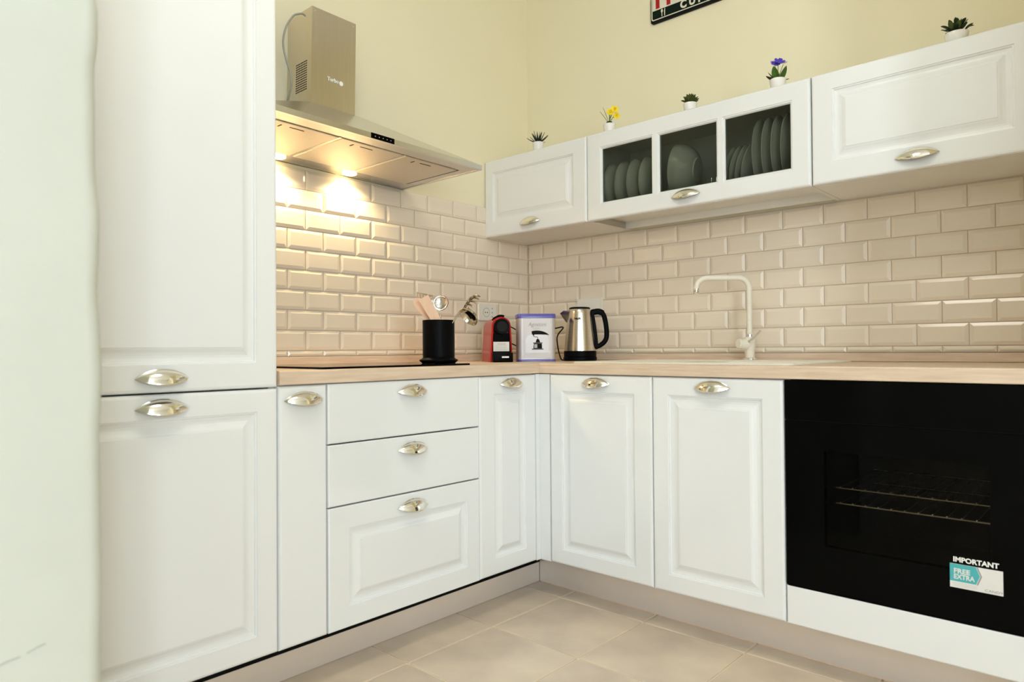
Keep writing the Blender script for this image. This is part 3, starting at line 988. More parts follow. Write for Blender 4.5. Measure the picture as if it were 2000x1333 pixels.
# ------------------------------------------------------------------ cooker hood
HX0, HX1, HD, HZ = -1.722, -0.822, 0.482, 1.6275
hc = (HX0 + HX1) / 2
t = thing('cooker_hood', 'stainless steel chimney cooker hood with lit lamps above the hob', 'cooker hood', (HX1, 0, HZ + 0.004), rot=(0, math.radians(1.1), 0))
def hx(x): return x - HX1
bm = bmesh.new()   # canopy: thin band and sloped sides up to the chimney
x0, x1, y0, y1 = hx(HX0), 0.0, -HD, -0.0015
bh = 0.0185
cx0, cx1, cd = hx(-1.372), hx(-1.186), 0.168
ch = 0.190
def q4(x0, x1, y0, y1, z): return [bm.verts.new(c) for c in ((x0, y0, z), (x1, y0, z), (x1, y1, z), (x0, y1, z))]
r0 = q4(x0, x1, y0, y1, 0.0); r1 = q4(x0, x1, y0, y1, bh); r2 = q4(cx0, cx1, -cd, y1, ch)
in0 = q4(x0 + 0.012, x1 - 0.012, y0 + 0.012, y1 - 0.004, 0.0); in1 = q4(x0 + 0.012, x1 - 0.012, y0 + 0.012, y1 - 0.004, 0.008)
loop_faces(bm, r0, r1); loop_faces(bm, r1, r2); bm.faces.new(r2); loop_faces(bm, in0, r0); loop_faces(bm, in1, in0)
bm.faces.new(in1[::-1])
can = link('canopy', bm, 'steel_cool', t)
# underside frame
bm = bmesh.new()
box(bm, (x0 + 0.0125, y0 + 0.0125, 0.0015), (x1 - 0.0125, y0 + 0.070, 0.0078))
box(bm, (x0 + 0.0125, -0.095, 0.0015), (x1 - 0.0125, -0.008, 0.0078))
box(bm, (x0 + 0.0125, y0 + 0.0705, 0.0015), (x0 + 0.052, -0.0955, 0.0078))
box(bm, (x1 - 0.052, y0 + 0.0705, 0.0015), (x1 - 0.0125, -0.0955, 0.0078))
fw = (HX1 - HX0 - 0.106) / 3
for k in (1, 2):
    box(bm, (x0 + 0.053 + k * fw - 0.0085, y0 + 0.0705, -0.0005), (x0 + 0.053 + k * fw + 0.0025, -0.0955, 0.0078))
link('underside_frame', bm, 'steel_plain', can)
for k in range(3):
    a = x0 + 0.053 + k * fw
    bm = bmesh.new()
    box(bm, (a + 0.004, y0 + 0.073, -0.0015), (a + fw - 0.010, -0.098, 0.0055), 0.002, 1)
    fo = link('grease_filter', bm, 'steel_filter', can)
    link('filter_latch', B((a + fw * 0.36, y0 + 0.100, -0.0023), (a + fw * 0.55, y0 + 0.104, -0.0016)), 'black_rubber', fo)
    link('filter_latch', B((a + fw * 0.24, y0 + 0.098, -0.0023), (a + fw * 0.255, y0 + 0.120, -0.0016)), 'black_rubber', fo)
# control strip
bm = bmesh.new()
box(bm, (hx(-1.338), -HD - 0.0012, 0.0010), (hx(-1.243), -HD - 0.0002, bh + 0.0005))
cs = link('control_strip', bm, 'black_gloss', can)
bm = bmesh.new()
for k in range(5):
    lathe(bm, [(0, 0), (0.0016, 0), (0, 0.0003)], 8, (0, 0, 0), cap=False)
    bm.verts.ensure_lookup_table()
    vs_ = bm.verts[-10:]
    for v in vs_:
        v.co = Vector((hx(-1.322) + 0.016 * k + v.co.x, -HD - 0.0014 - v.co.z, 0.0095 + v.co.y))
link('touch_icon', bm, 'light_grey_print', cs)
# chimney: sheet steel duct cover, open on top
bm = bmesh.new()
ct = 0.537
tk = 0.001
s0 = q4(cx0, cx1, -cd, y1, ch - 0.012); s1 = q4(cx0, cx1, -cd, y1, ct)
s2 = q4(cx0 + tk, cx1 - tk, -cd + tk, y1 - tk, ct); s3 = q4(cx0 + tk, cx1 - tk, -cd + tk, y1 - tk, ch + 0.005)
loop_faces(bm, s0, s1); loop_faces(bm, s1, s2); loop_faces(bm, s2, s3); bm.faces.new(s3)
chim = link('chimney', bm, 'steel', t)
bm = bmesh.new()
for i in range(9):
    for j in range(13):
        y = -0.135 + i * 0.0085
        z = ch + 0.055 + j * 0.0085
        n = 6
        a = [bm.verts.new((cx0 - 0.0004, y + 0.0030 * math.cos(2 * PI * k / n), z + 0.0030 * math.sin(2 * PI * k / n))) for k in range(n)]
        bm.faces.new(a)
vh = link('vent_hole', bm, 'gap_dark', chim)
vh['kind'] = 'stuff'
for x in (cx0 + 0.012, cx1 - 0.012):
    bm = bmesh.new()
    lathe(bm, [(0, 0), (0.003, 0), (0, 0.001)], 8, (0, 0, 0), cap=False)
    bm.verts.ensure_lookup_table()
    for v in bm.verts[-10:]:
        v.co = Vector((x + v.co.x, -cd - 0.0004 - v.co.z, ct - 0.014 + v.co.y))
    link('rivet', bm, 'chrome', chim)
text_obj('lettering', 'Turbo', 0.0195, 'white_print', chim, (cx0 + 0.066, -cd - 0.0006, ch + 0.098), RF, xs=0.95, bold=0.0006)
bm = bmesh.new()
lathe(bm, [(0, -0.0003), (0.0085, -0.0003), (0.0085, 0.0003), (0, 0.0003)], 20, cap=False)
bmesh.ops.rotate(bm, verts=bm.verts, matrix=Matrix.Rotation(PI / 2, 3, 'X'))
bmesh.ops.translate(bm, verts=bm.verts, vec=(cx0 + 0.124, -cd - 0.0006, ch + 0.101))
link('logo_disc', bm, 'white_print', chim)
# lamps
for k, lx in enumerate((-1.432, -1.128)):
    lo = link('lamp', lathe(bmesh.new(), [(0, -0.0035), (0.022, -0.0035), (0.027, -0.001), (0.027, 0.0014), (0, 0.0014)], 24, (hx(lx), -0.052, 0.0)), 'lamp_lens', can, smooth=40)
    L = bpy.data.lights.new('hood_lamp', 'SPOT')
    L.energy = 7.5
    L.color = (1.0, 0.76, 0.42)
    L.spot_size = math.radians(150)
    L.spot_blend = 0.6
    L.shadow_soft_size = 0.015
    l = bpy.data.objects.new('hood_lamp_light', L)
    l.location = (lx, -0.050, HZ - 0.012 - 0.018 * (HX1 - lx))
    l.rotation_euler = (0.12, 0, 0)
    COL.objects.link(l)
# power cable of the hood: loops out of the chimney top and down its left side
pts = [P(597, 31, 2.47), P(591, 27, 2.46), P(583, 27, 2.44), P(572, 32, 2.42), P(558, 55, 2.40), P(553, 85, 2.40), P(560, 120, 2.40), P(568, 145, 2.40), P(569, 165, 2.40), P(562, 195, 2.41), P(549, 217, 2.43)]
pts = [p + Vector((0, -0.0, 0)) for p in pts]
cb = link('hood_cable', tube(bmesh.new(), smooth_path(pts, 6), 0.0034, 8), 'cable_grey', smooth=60)
tag(cb, 'thin grey cable looping beside the hood chimney', 'cable')

# ------------------------------------------------------------------ enamel sign on the right wall (cut by the top of the frame)
SGY, SGZ = -0.7446, 2.386
t = thing('wall_sign', 'dark vintage enamel sign with fork and spoon on the cream wall', 'sign', (0, SGY, SGZ), RB)
SW, SH = 0.40, 0.30
def rr_prism(bm, x0, x1, z0, z1, r, y0, y1, n=5):
    pts = []
    for cx, cz, a0 in ((x1 - r, z1 - r, 0), (x0 + r, z1 - r, PI / 2), (x0 + r, z0 + r, PI), (x1 - r, z0 + r, 3 * PI / 2)):
        for k in range(n + 1):
            a = a0 + k / n * PI / 2
            pts.append((cx + r * math.cos(a), cz + r * math.sin(a)))
    return prism(bm, pts, y0, y1)
link('plate', rr_prism(bmesh.new(), 0, SW, 0, SH, 0.012, -0.012, -0.001), 'dark_print', t)
link('border', rr_prism(bmesh.new(), 0.004, SW - 0.004, 0.0125, SH - 0.012, 0.010, -0.0124, -0.012), 'cream_print', t)
link('band', rr_prism(bmesh.new(), 0.009, SW - 0.009, 0.0165, SH - 0.016, 0.006, -0.0128, -0.0124), 'green_black', t)
link('field', B((0.0105, -0.0132, 0.055), (SW - 0.0105, -0.0128, SH - 0.055)), 'cream_print', t)
text_obj('lettering', 'H', 0.17, 'red_print', t, (0.022, -0.0134, 0.0665), RF, xs=0.66, bold=0.006)
text_obj('lettering', 'C U I', 0.047, 'cream_print', t, (0.146, -0.0130, 0.0235), RF, xs=0.90, bold=0.0022)
bm = bmesh.new()
prism(bm, [(0.055, 0.020), (0.058, 0.020), (0.0582, 0.036), (0.061, 0.040), (0.0615, 0.047), (0.059, 0.052), (0.054, 0.052), (0.0515, 0.047), (0.052, 0.040), (0.0548, 0.036)], -0.0132, -0.0128)
link('spoon_mark', bm, 'cream_print', t)
bm = bmesh.new()
prism(bm, [(0.068, 0.020), (0.072, 0.020), (0.0722, 0.036), (0.0728, 0.053), (0.070, 0.053), (0.067, 0.040), (0.0678, 0.034)], -0.0132, -0.0128)
link('knife_mark', bm, 'cream_print', t)

# ------------------------------------------------------------------ little potted plants on the wall units
PZ = UZ1 + 0.0005
PXW = -0.275
def leaf(bm, base, direction, length, width, curve=0.2, thick=0.0006, tipw=0.0, n=6, cup=0.15):
    d = Vector(direction).normalized()
    up = Vector((0, 0, 1))
    s = d.cross(up)
    if s.length < 1e-3:
        s = Vector((1, 0, 0))
    s.normalize()
    nrm = s.cross(d).normalized()
    rows = []
    for i in range(n + 1):
        t = i / n
        w = width * (math.sin(PI * min(t * 0.92 + 0.08, 1)) ** 0.7) * (1 - t * 0.15) if tipw == 0 else width * (1 - t) + 0.0003
        p = Vector(base) + d * length * t - up * curve * length * t * t
        rows.append([bm.verts.new(p - s * w / 2 + nrm * cup * w), bm.verts.new(p), bm.verts.new(p + s * w / 2 + nrm * cup * w)])
    for a, b in zip(rows, rows[1:]):
        bm.faces.new((a[0], a[1], b[1], b[0])); bm.faces.new((a[1], a[2], b[2], b[1]))
    ex = bmesh.ops.solidify
    return bm
def solid(bm, th):
    bmesh.ops.recalc_face_normals(bm, faces=bm.faces)
    bmesh.ops.solidify(bm, geom=bm.faces[:], thickness=th)
    return bm
def pot(t, r, hgt):
    link('pot', lathe(bmesh.new(), [(0, 0), (r * 0.78, 0), (r * 0.84, 0.003), (r, hgt - 0.002), (r - 0.001, hgt), (r - 0.0035, hgt), (r - 0.004, hgt - 0.008), (0, hgt - 0.008)], 28, cap=False), 'ceramic', t, smooth=40)
    link('soil', lathe(bmesh.new(), [(0, hgt - 0.0078), (r - 0.0045, hgt - 0.0078), (r - 0.010, hgt - 0.004), (0, hgt - 0.003)], 20, cap=False), 'soil', t, smooth=40)

# 1: dark spiky succulent
t = thing('potted_succulent', 'dark spiky succulent in small white pot nearest the corner', 'plant', (PXW, -0.3037, PZ), group='small potted plants on the wall cabinets')
pot(t, 0.026, 0.044)
for k in range(16):
    bm = bmesh.new()
    a = k * 2.399
    el = 0.30 + 0.075 * k
    d = Vector((math.cos(a) * math.cos(el), math.sin(a) * math.cos(el), math.sin(el)))
    leaf(bm, (0.006 * math.cos(a), 0.006 * math.sin(a), 0.040), d, 0.046 + 0.004 * (k % 3), 0.0125, curve=-0.12, tipw=1, cup=0.25)
    link('leaf', solid(bm, 0.0016), 'leaf_dark', t)

# 2: daffodil
t = thing('potted_daffodil', 'yellow daffodil in small white pot above the first glass pane', 'plant', (PXW, -0.697, PZ), group='small potted plants on the wall cabinets')
pot(t, 0.026, 0.040)
link('bulb', lathe(bmesh.new(), [(0, 0.034), (0.012, 0.035), (0.0135, 0.042), (0.012, 0.050), (0, 0.053)], 16, cap=False), 'soil', t, smooth=60)
for dv, ln, w in ((-0.040, 0.058, 0.004), (-0.020, 0.070, 0.005), (0.002, 0.052, 0.013), (0.030, 0.066, 0.006), (0.010, 0.056, 0.009)):
    bm = bmesh.new()
    d = CR * dv + Vector((0, 0, 0.055))
    leaf(bm, tuple(CR * dv * 0.15 + Vector((0, 0, 0.050))), d, ln, w, curve=0.02, tipw=0)
    link('leaf', solid(bm, 0.0008), 'leaf_bright' if abs(dv) < 0.01 else 'leaf_green', t)
for fu, fv, fr in ((0.003, 0.090, 0.018), (0.022, 0.102, 0.019), (0.030, 0.074, 0.017)):
    c = CR * fu + Vector((0, 0, fv - 0.0)) - CF * 0.006
    link('stem', tube(bmesh.new(), [(0, 0, 0.052), tuple(c * 0.5 + Vector((0, 0, 0.03))), tuple(c)], 0.0011, 6), 'leaf_green', t)
    bm = bmesh.new()
    ndir = (-CF + Vector((0, 0, 0.3))).normalized()
    e1 = ndir.cross(Vector((0, 0, 1))).normalized(); e2 = ndir.cross(e1)
    for k in range(6):
        a = k * PI / 3
        d = e1 * math.cos(a) + e2 * math.sin(a)
        s = e1 * -math.sin(a) + e2 * math.cos(a)
        p = [c + d * 0.002 + s * 0.002, c + d * fr * 0.6 + s * fr * 0.42, c + d * fr + ndir * 0.002, c + d * fr * 0.6 - s * fr * 0.42, c + d * 0.002 - s * 0.002]
        bm.faces.new([bm.verts.new(q) for q in p])
    fl = link('flower', solid(bm, 0.0007), 'petal_yellow', t)
    bm = bmesh.new()
    rr = []
    for rad, dist in ((0.003, 0.0), (0.0045, 0.004), (0.0055, 0.007)):
        rr.append([bm.verts.new(c + ndir * (dist + 0.0008) + (e1 * math.cos(k * PI / 5) + e2 * math.sin(k * PI / 5)) * rad) for k in range(10)])
    loop_faces(bm, rr[0], rr[1]); loop_faces(bm, rr[1], rr[2]); bm.faces.new(rr[0])
    link('trumpet', solid(bm, 0.0005), 'petal_yellow', fl)

# 3: rosette succulent
t = thing('potted_succulent', 'low olive rosette succulent in white pot above the middle pane', 'plant', (PXW, -1.0708, PZ), group='small potted plants on the wall cabinets')
pot(t, 0.026, 0.036)
for k in range(26):
    bm = bmesh.new()
    a = k * 2.399
    el = 0.20 + 0.048 * k
    d = Vector((math.cos(a) * math.cos(el), math.sin(a) * math.cos(el), math.sin(el)))
    leaf(bm, (0.004 * math.cos(a), 0.004 * math.sin(a), 0.036), d, 0.033, 0.019, curve=-0.10, cup=0.2)
    link('leaf', solid(bm, 0.0016), 'leaf_olive', t)
bm = bmesh.new()
leaf(bm, tuple(CR * 0.018 + Vector((0, 0, 0.038))), CR * 0.7 + Vector((0, 0, 0.6)), 0.017, 0.007, curve=0, cup=0.1)
link('leaf', solid(bm, 0.0014), 'leaf_olive', t)

# 4: violet
t = thing('potted_violet', 'violet flower with broad green leaves in white pot above the third pane', 'plant', (PXW, -1.409, PZ), group='small potted plants on the wall cabinets')
pot(t, 0.028, 0.037)
for du, dz, df, ln, w, mm in ((-0.036, 0.015, -0.004, 0.036, 0.016, 'leaf_forest'), (0.020, 0.042, -0.016, 0.044, 0.034, 'leaf_green'), (-0.014, 0.036, -0.010, 0.042, 0.022, 'leaf_green'),
                              (0.034, 0.010, 0.004, 0.034, 0.012, 'leaf_forest'), (0.002, 0.030, 0.018, 0.036, 0.022, 'leaf_forest'), (-0.022, 0.030, 0.012, 0.038, 0.018, 'leaf_forest')):
    bm = bmesh.new()
    leaf(bm, (0, 0, 0.033), CR * du + CF * df + Vector((0, 0, dz)), ln * 1.32, w * 1.35, curve=0.05, cup=-0.12, n=8)
    link('leaf', solid(bm, 0.0008), mm, t)
def bloom(t, c, sz, m, npet=5):
    bm = bmesh.new()
    ndir = (-CF * 0.7 + Vector((0, 0, 0.6))).normalized()
    e1 = ndir.cross(Vector((0, 0, 1))).normalized(); e2 = ndir.cross(e1)
    for k in range(npet):
        a = k * 2 * PI / npet + 0.4
        d = e1 * math.cos(a) + e2 * math.sin(a); s = -e1 * math.sin(a) + e2 * math.cos(a)
        p = [c + s * 0.001, c + d * sz * 0.45 + s * sz * 0.42, c + d * sz * 0.9 + s * sz * 0.30 + ndir * 0.003, c + d * sz + ndir * 0.002, c + d * sz * 0.9 - s * sz * 0.30 + ndir * 0.003, c + d * sz * 0.45 - s * sz * 0.42, c - s * 0.001]
        bm.faces.new([bm.verts.new(q) for q in p])
    link('flower', solid(bm, 0.0006), m, t)
bloom(t, CR * 0.002 + Vector((0, 0, 0.098)) - CF * 0.010, 0.020, 'petal_violet')
bloom(t, CR * -0.010 + Vector((0, 0, 0.090)) - CF * 0.006, 0.017, 'petal_violet')
bloom(t, CR * 0.020 + Vector((0, 0, 0.098)) - CF * 0.002, 0.013, 'petal_pale')
bloom(t, CR * -0.014 + Vector((0, 0, 0.098)) + CF * 0.004, 0.012, 'petal_pale')
for c in (CR * 0.002, CR * 0.020, CR * -0.010):
    link('stem', tube(bmesh.new(), [(0, 0, 0.040), tuple(c + Vector((0, 0, 0.092)))], 0.001, 6), 'leaf_green', t)

# 5: leafy shrub
t = thing('potted_shrub', 'bushy dark green plant in white pot at the far right', 'plant', (PXW, -1.9463, PZ), group='small potted plants on the wall cabinets')
pot(t, 0.032, 0.031)
for k in range(44):
    bm = bmesh.new()
    a = k * 2.399
    el = 0.30 + 0.026 * k
    d = Vector((math.cos(a) * math.cos(el), math.sin(a) * math.cos(el), math.sin(el)))
    bs = d * (0.008 + 0.020 * random.random()) + Vector((0, 0, 0.029))
    leaf(bm, tuple(bs), d + Vector((random.uniform(-.4, .4), random.uniform(-.4, .4), random.uniform(0, .5))), 0.027, 0.0150, curve=0.15, cup=0.12, n=5)
    link('leaf', solid(bm, 0.0006), 'leaf_forest' if k % 3 else 'leaf_olive', t)

# ------------------------------------------------------------------ utensil holder on the hob with tools
HB = P(857, 711, 2.45); HB.z = WT1 + 0.0064
t = thing('utensil_holder', 'black cylindrical utensil holder on the right side of the hob', 'utensil holder', HB)
link('base_ring', lathe(bmesh.new(), [(0, 0), (0.058, 0), (0.0685, 0.009), (0.0685, 0.012), (0.060, 0.016), (0.055, 0.022), (0, 0.022)], 40), 'black_satin', t, smooth=40)
link('body', lathe(bmesh.new(), [(0, 0.0222), (0.0565, 0.0222), (0.0565, 0.1515), (0.0555, 0.1525), (0.0545, 0.1515), (0.0545, 0.026), (0, 0.026)], 48, cap=False), 'black_satin', t, smooth=40)
HD_ = 2.45
bottom = Vector((HB.x, HB.y, HB.z + 0.03))
def tool_stem(name, mth, top, foot, r, parent=None):
    return link(name, tube(bmesh.new(), [foot, (foot + top) / 2, top], r, 8), mth, parent, smooth=60)
def paddle(bm, c0, c1, w0, w1, th, roundtip=True, seg=10):
    """flat blade from c0 to c1 facing the viewer"""
    c0, c1 = Vector(c0), Vector(c1)
    ax = (c1 - c0); ln = ax.length; ax.normalize()
    nrm = (-CF).normalized(); s = ax.cross(nrm).normalized(); nrm = s.cross(ax)
    out = []
    for i in range(seg + 1):
        tt = i / seg
        w = w0 + (w1 - w0) * math.sin(tt * PI / 2)
        if roundtip and tt > 0.72:
            w *= math.sqrt(max(0.0, 1 - ((tt - 0.72) / 0.28) ** 2)) * 0.75 + 0.25 * (1 if tt < 1 else 0.6)
        out.append((tt, w))
    L = [c0 + ax * ln * tt + s * w / 2 for tt, w in out]; Rr_ = [c0 + ax * ln * tt - s * w / 2 for tt, w in out][::-1]
    ring = L + Rr_
    a = [bm.verts.new(p + nrm * th / 2) for p in ring]; b = [bm.verts.new(p - nrm * th / 2) for p in ring]
    bm.faces.new(a); bm.faces.new(b[::-1]); loop_faces(bm, a, b)
    return bm
RTP = math.radians(0)
t = thing('wooden_spoon', 'rounded pale wooden spoon leaning left in the black holder', 'wooden spoon', bottom + CR * 0.02)
o = bottom + CR * 0.02
link('handle', tube(bmesh.new(), [Vector((0, 0, 0)), P(838, 622, 2.44) - o], 0.0055, 8), 'wood_tool', t, smooth=60)
link('head', paddle(bmesh.new(), P(838, 624, 2.44) - o, P(811, 583, 2.45) - o, 0.014, 0.036, 0.006), 'wood_tool', t)
o = bottom + CR * 0.03 - CF * 0.02
t = thing('wooden_spatula', 'straight-edged wooden spatula leaning in the black holder', 'wooden spatula', o)
link('handle', tube(bmesh.new(), [Vector((0, 0, 0)), P(856, 632, 2.41) - o], 0.006, 8), 'wood_tool', t, smooth=60)
link('head', paddle(bmesh.new(), P(857, 634, 2.41) - o, P(827, 581, 2.40) - o, 0.030, 0.037, 0.006, False), 'wood_tool', t)
# slotted turner
o = bottom + CR * 0.025 + CF * 0.02
t = thing('slotted_turner', 'steel slotted turner peeking out behind the wooden spatulas', 'turner', o)
link('handle', tube(bmesh.new(), [Vector((0, 0, 0)), P(846, 600, 2.48) - o, P(843, 585, 2.48) - o], 0.003, 8), 'chrome', t, smooth=60)
bm = bmesh.new()
c = [P(814, 571, 2.49) - o, P(846, 577, 2.47) - o, P(842, 590, 2.47) - o, P(815, 582, 2.49) - o]
# blade as frame with slots
def lerp(a, b, f): return a + (b - a) * f
for f0, f1, g0, g1 in [(0, 1, 0, 0.25), (0, 1, 0.75, 1)] + [(k / 5 - 0.03 if k else 0, k / 5 + 0.05, 0.25, 0.75) for k in range(6)]:
    f1 = min(f1, 1.0); f0 = max(f0, 0)
    q = [lerp(lerp(c[0], c[1], f), lerp(c[3], c[2], f), gg) for f, gg in ((f0, g0), (f1, g0), (f1, g1), (f0, g1))]
    bm.faces.new([bm.verts.new(p) for p in q])
link('blade', solid(bm, 0.0012), 'steel_plain', t)
# round spoon / skimmer
o = bottom + CR * 0.005
t = thing('serving_spoon', 'shiny round steel serving spoon standing upright in the holder', 'spoon', o)
link('handle', tube(bmesh.new(), [Vector((0, 0, 0)), P(860, 615, 2.43) - o], 0.003, 8), 'chrome', t, smooth=60)
cc = P(861, 592, 2.43) - o
bm = bmesh.new()
sc = []
for k in range(7):
    a = k / 6 * PI / 2
    sc.append((0.0285 * math.sin(a), -0.014 * math.cos(a)))
lathe(bm, sc + [(0.0280, 0.0008)] + [(r * 0.96, z + 0.001) for r, z in reversed(sc[:-1])], 32, cap=False)
q = (-CF + Vector((0, 0, 0.25)) - CR * 0.2).normalized().to_track_quat('Z', 'Y').to_matrix()
for v in bm.verts:
    v.co = q @ Vector((v.co.x, v.co.y, v.co.z)) + cc
link('bowl', bm, 'chrome', t, smooth=50)
# pasta server
o = bottom + CR * -0.035 + CF * 0.01
t = thing('pasta_server', 'steel pasta server with prongs leaning right in the holder', 'pasta server', o)
link('handle', tube(bmesh.new(), smooth_path([Vector((0, 0, 0)), P(886, 628, 2.46) - o, P(905, 602, 2.47) - o], 4), 0.0028, 8), 'tool_steel', t, smooth=60)
bm = bmesh.new()
sp = [P(904, 604, 2.47) - o, P(911, 592, 2.465) - o, P(919, 582, 2.46) - o, P(927, 577, 2.455) - o]
wv = [0.012, 0.026, 0.030, 0.024]
rows = []
for p, w in zip(sp, wv):
    rows.append([bm.verts.new(p + CF * w * f - CU * 0.006 * (1 - abs(f)) + CR * 0.004 * (1 - abs(f))) for f in (-1, -0.5, 0, 0.5, 1)])
for a, b in zip(rows, rows[1:]):
    loop_faces(bm, a, b, False)
solid(bm, 0.0012)
hd = link('head', bm, 'tool_steel', t, smooth=60)
for k, (u0, v0, u1, v1) in enumerate(((908, 600, 917, 605), (911, 594, 924, 600), (915, 588, 931, 593), (920, 582, 936, 585), (926, 578, 938, 580))):
    link('prong', tube(bmesh.new(), smooth_path([P(u0, v0, 2.465) - o, P((u0 + u1) / 2, (v0 + v1) / 2 - 1.5, 2.45) - o, P(u1, v1, 2.44) - o], 4), [0.0040] * 4 + [0.0033] * 4 + [0.0020], 8), 'tool_steel', hd, smooth=60)
# ladle
o = bottom + CR * -0.03 - CF * 0.015
t = thing('soup_ladle', 'steel soup ladle hanging over the right side of the holder', 'ladle', o)
link('handle', tube(bmesh.new(), smooth_path([Vector((0, 0, 0)), P(884, 630, 2.43) - o, P(900, 606, 2.42) - o, P(908, 606, 2.41) - o], 5), 0.0026, 8), 'tool_steel', t, smooth=60)
bm = bmesh.new()
sc = []
for k in range(9):
    a = k / 8 * PI / 2
    sc.append((0.036 * math.sin(a), -0.024 * math.cos(a)))
lathe(bm, sc + [(0.0372, 0.0008)] + [(r * 0.965, z + 0.0012) for r, z in reversed(sc[:-1])], 36, cap=False)
nd = (CR * -0.50 - CU * 0.62 - CF * 0.50).normalized()
q = nd.to_track_quat('Z', 'Y').to_matrix()
cc = P(915, 620, 2.41) - o
for v in bm.verts:
    v.co = q @ v.co + cc
link('bowl', bm, 'tool_steel', t, smooth=50)

# ------------------------------------------------------------------ coffee capsule machine
MB = Vector((-0.556, -0.318, WT1 + 0.0003))
face = math.atan2(CF.y, CF.x) - PI / 2 + math.radians(10.5)     # front turned a little to the right of the camera
t = thing('coffee_machine', 'red and black capsule coffee machine beside the coffee tin', 'coffee machine', MB, face)
def hull_profile(bm, w0, w1, z0, zmid, r, y0, y1, n=14):
    """upright shape with rounded top, extruded along y"""
    pts = [(-w0, z0), (w0, z0)]
    for k in range(n + 1):
        a = k / n * PI
        pts.append((r * math.cos(a), zmid + r * math.sin(a)))
    return prism(bm, pts, y0, y1)
bm = hull_profile(bmesh.new(), 0.050, 0.040, 0.0, 0.150, 0.041, -0.005, 0.20)
link('shell', bm, 'red_shell', t, smooth=35)
bm = bmesh.new()
a = [(-0.049, 0.0), (0.049, 0.0)] + [(0.041 * math.cos(k / 14 * PI), 0.150 + 0.041 * math.sin(k / 14 * PI)) for k in range(15)]
b = [(-0.042, 0.0), (0.042, 0.0)] + [(0.034 * math.cos(k / 14 * PI), 0.150 + 0.034 * math.sin(k / 14 * PI)) for k in range(15)]
va = [[bm.verts.new((x, y, z)) for x, z in a] for y in (-0.005, -0.040)]
vb = [[bm.verts.new((x, y, z)) for x, z in b] for y in (-0.005, -0.044)]
loop_faces(bm, va[0], va[1]); loop_faces(bm, va[1], vb[1]); loop_faces(bm, vb[1], vb[0]); loop_faces(bm, vb[0], va[0])
link('side_frame', bm, 'red_shell', t, smooth=35)
bm = bmesh.new()
prism(bm, [(-0.0405, 0.0), (0.0405, 0.0), (0.0395, 0.035), (0.034, 0.122), (-0.034, 0.122), (-0.0395, 0.035)], -0.0405, -0.004)
fp = link('front_panel', bm, 'black_gloss', t)
bm = bmesh.new()
box(bm, (-0.042, -0.085, 0.0), (0.042, -0.0408, 0.040), 0.004, 2)
link('drip_tray', bm, 'black_satin', t, smooth=40)
link('chrome_plate', B((-0.006, -0.0862, 0.018), (0.024, -0.0851, 0.025), 0.0003, 1), 'chrome', t)
bm = bmesh.new()
lathe(bm, [(0, 0), (0.0315, 0), (0.0335, 0.004), (0.0335, 0.026), (0.031, 0.030), (0.024, 0.0295), (0.018, 0.0285), (0, 0.0285)], 36, cap=False)
bmesh.ops.rotate(bm, verts=bm.verts, matrix=Matrix.Rotation(PI / 2, 3, 'X'))
bmesh.ops.translate(bm, verts=bm.verts, vec=(0, -0.030, 0.150))
link('round_head', bm, 'black_satin', t, smooth=40)
bm = bmesh.new()
lathe(bm, [(0, 0), (0.022, 0), (0.022, 0.001), (0, 0.0012)], 32, cap=False)
bmesh.ops.rotate(bm, verts=bm.verts, matrix=Matrix.Rotation(PI / 2, 3, 'X'))
bmesh.ops.translate(bm, verts=bm.verts, vec=(0, -0.0588, 0.150))
link('head_cap', bm, 'black_rubber', t, smooth=40)
bm = bmesh.new()
lv = [(-0.030, 0.010, 0.1795), (-0.020, 0.0, 0.190), (0.0, -0.006, 0.1965), (0.018, -0.010, 0.1945)]
tube(bm, smooth_path(lv, 5), [0.004] * 8 + [0.0055] * 8, 8)
box(bm, (-0.012, -0.005, 0.1905), (0.012, 0.12, 0.196), 0.002, 1)
link('lever', bm, 'black_satin', t, smooth=40)
stk = link('sticker', B((-0.0345, -0.0418, 0.0455), (0.0335, -0.0411, 0.0855), 0.0001, 1), 'paper', t)
bm = bmesh.new()
box(bm, (-0.018, -0.0421, 0.0745), (0.018, -0.0418, 0.0785))
for k in range(5):
    box(bm, (-0.027, -0.0421, 0.0515 + k * 0.0045), (0.026 - (k % 2) * 0.008, -0.0418, 0.0525 + k * 0.0045))
link('fine_print', bm, 'light_grey_print', stk)
link('water_tank', B((-0.044, 0.2003, 0.002), (0.044, 0.245, 0.155), 0.006, 2), 'plastic_grey', t, smooth=40)

# ------------------------------------------------------------------ coffee tin
TB = Vector((-0.386, -0.372, WT1 + 0.0003))
face2 = math.atan2(CF.y, CF.x) - PI / 2 + math.radians(6)
t = thing('coffee_tin', 'silver coffee tin with blue lid between coffee machine and kettle', 'tin', TB, face2)
def rr_solid(w, d, r, prof, n=6):
    bm = bmesh.new()
    rings = []
    for ins, z in prof:
        pts = []
        rr = max(r - ins, 0.002)
        for cx, cy, a0 in ((w - r, d - r, 0), (-w + r, d - r, PI / 2), (-w + r, -d + r, PI), (w - r, -d + r, 3 * PI / 2)):
            for k in range(n + 1):
                a = a0 + k / n * PI / 2
                pts.append(bm.verts.new((cx + rr * math.cos(a), cy + rr * math.sin(a), z)))
        rings.append(pts)
    for a, b in zip(rings, rings[1:]):
        loop_faces(bm, a, b)
    bm.faces.new(rings[0][::-1]); bm.faces.new(rings[-1])
    return bm
TW, TD, TH = 0.083, 0.055, 0.208
link('base_band', rr_solid(TW, TD, 0.018, [(0.001, 0), (0, 0.001), (0, 0.0075), (0.001, 0.009)]), 'tin_blue', t, smooth=40)
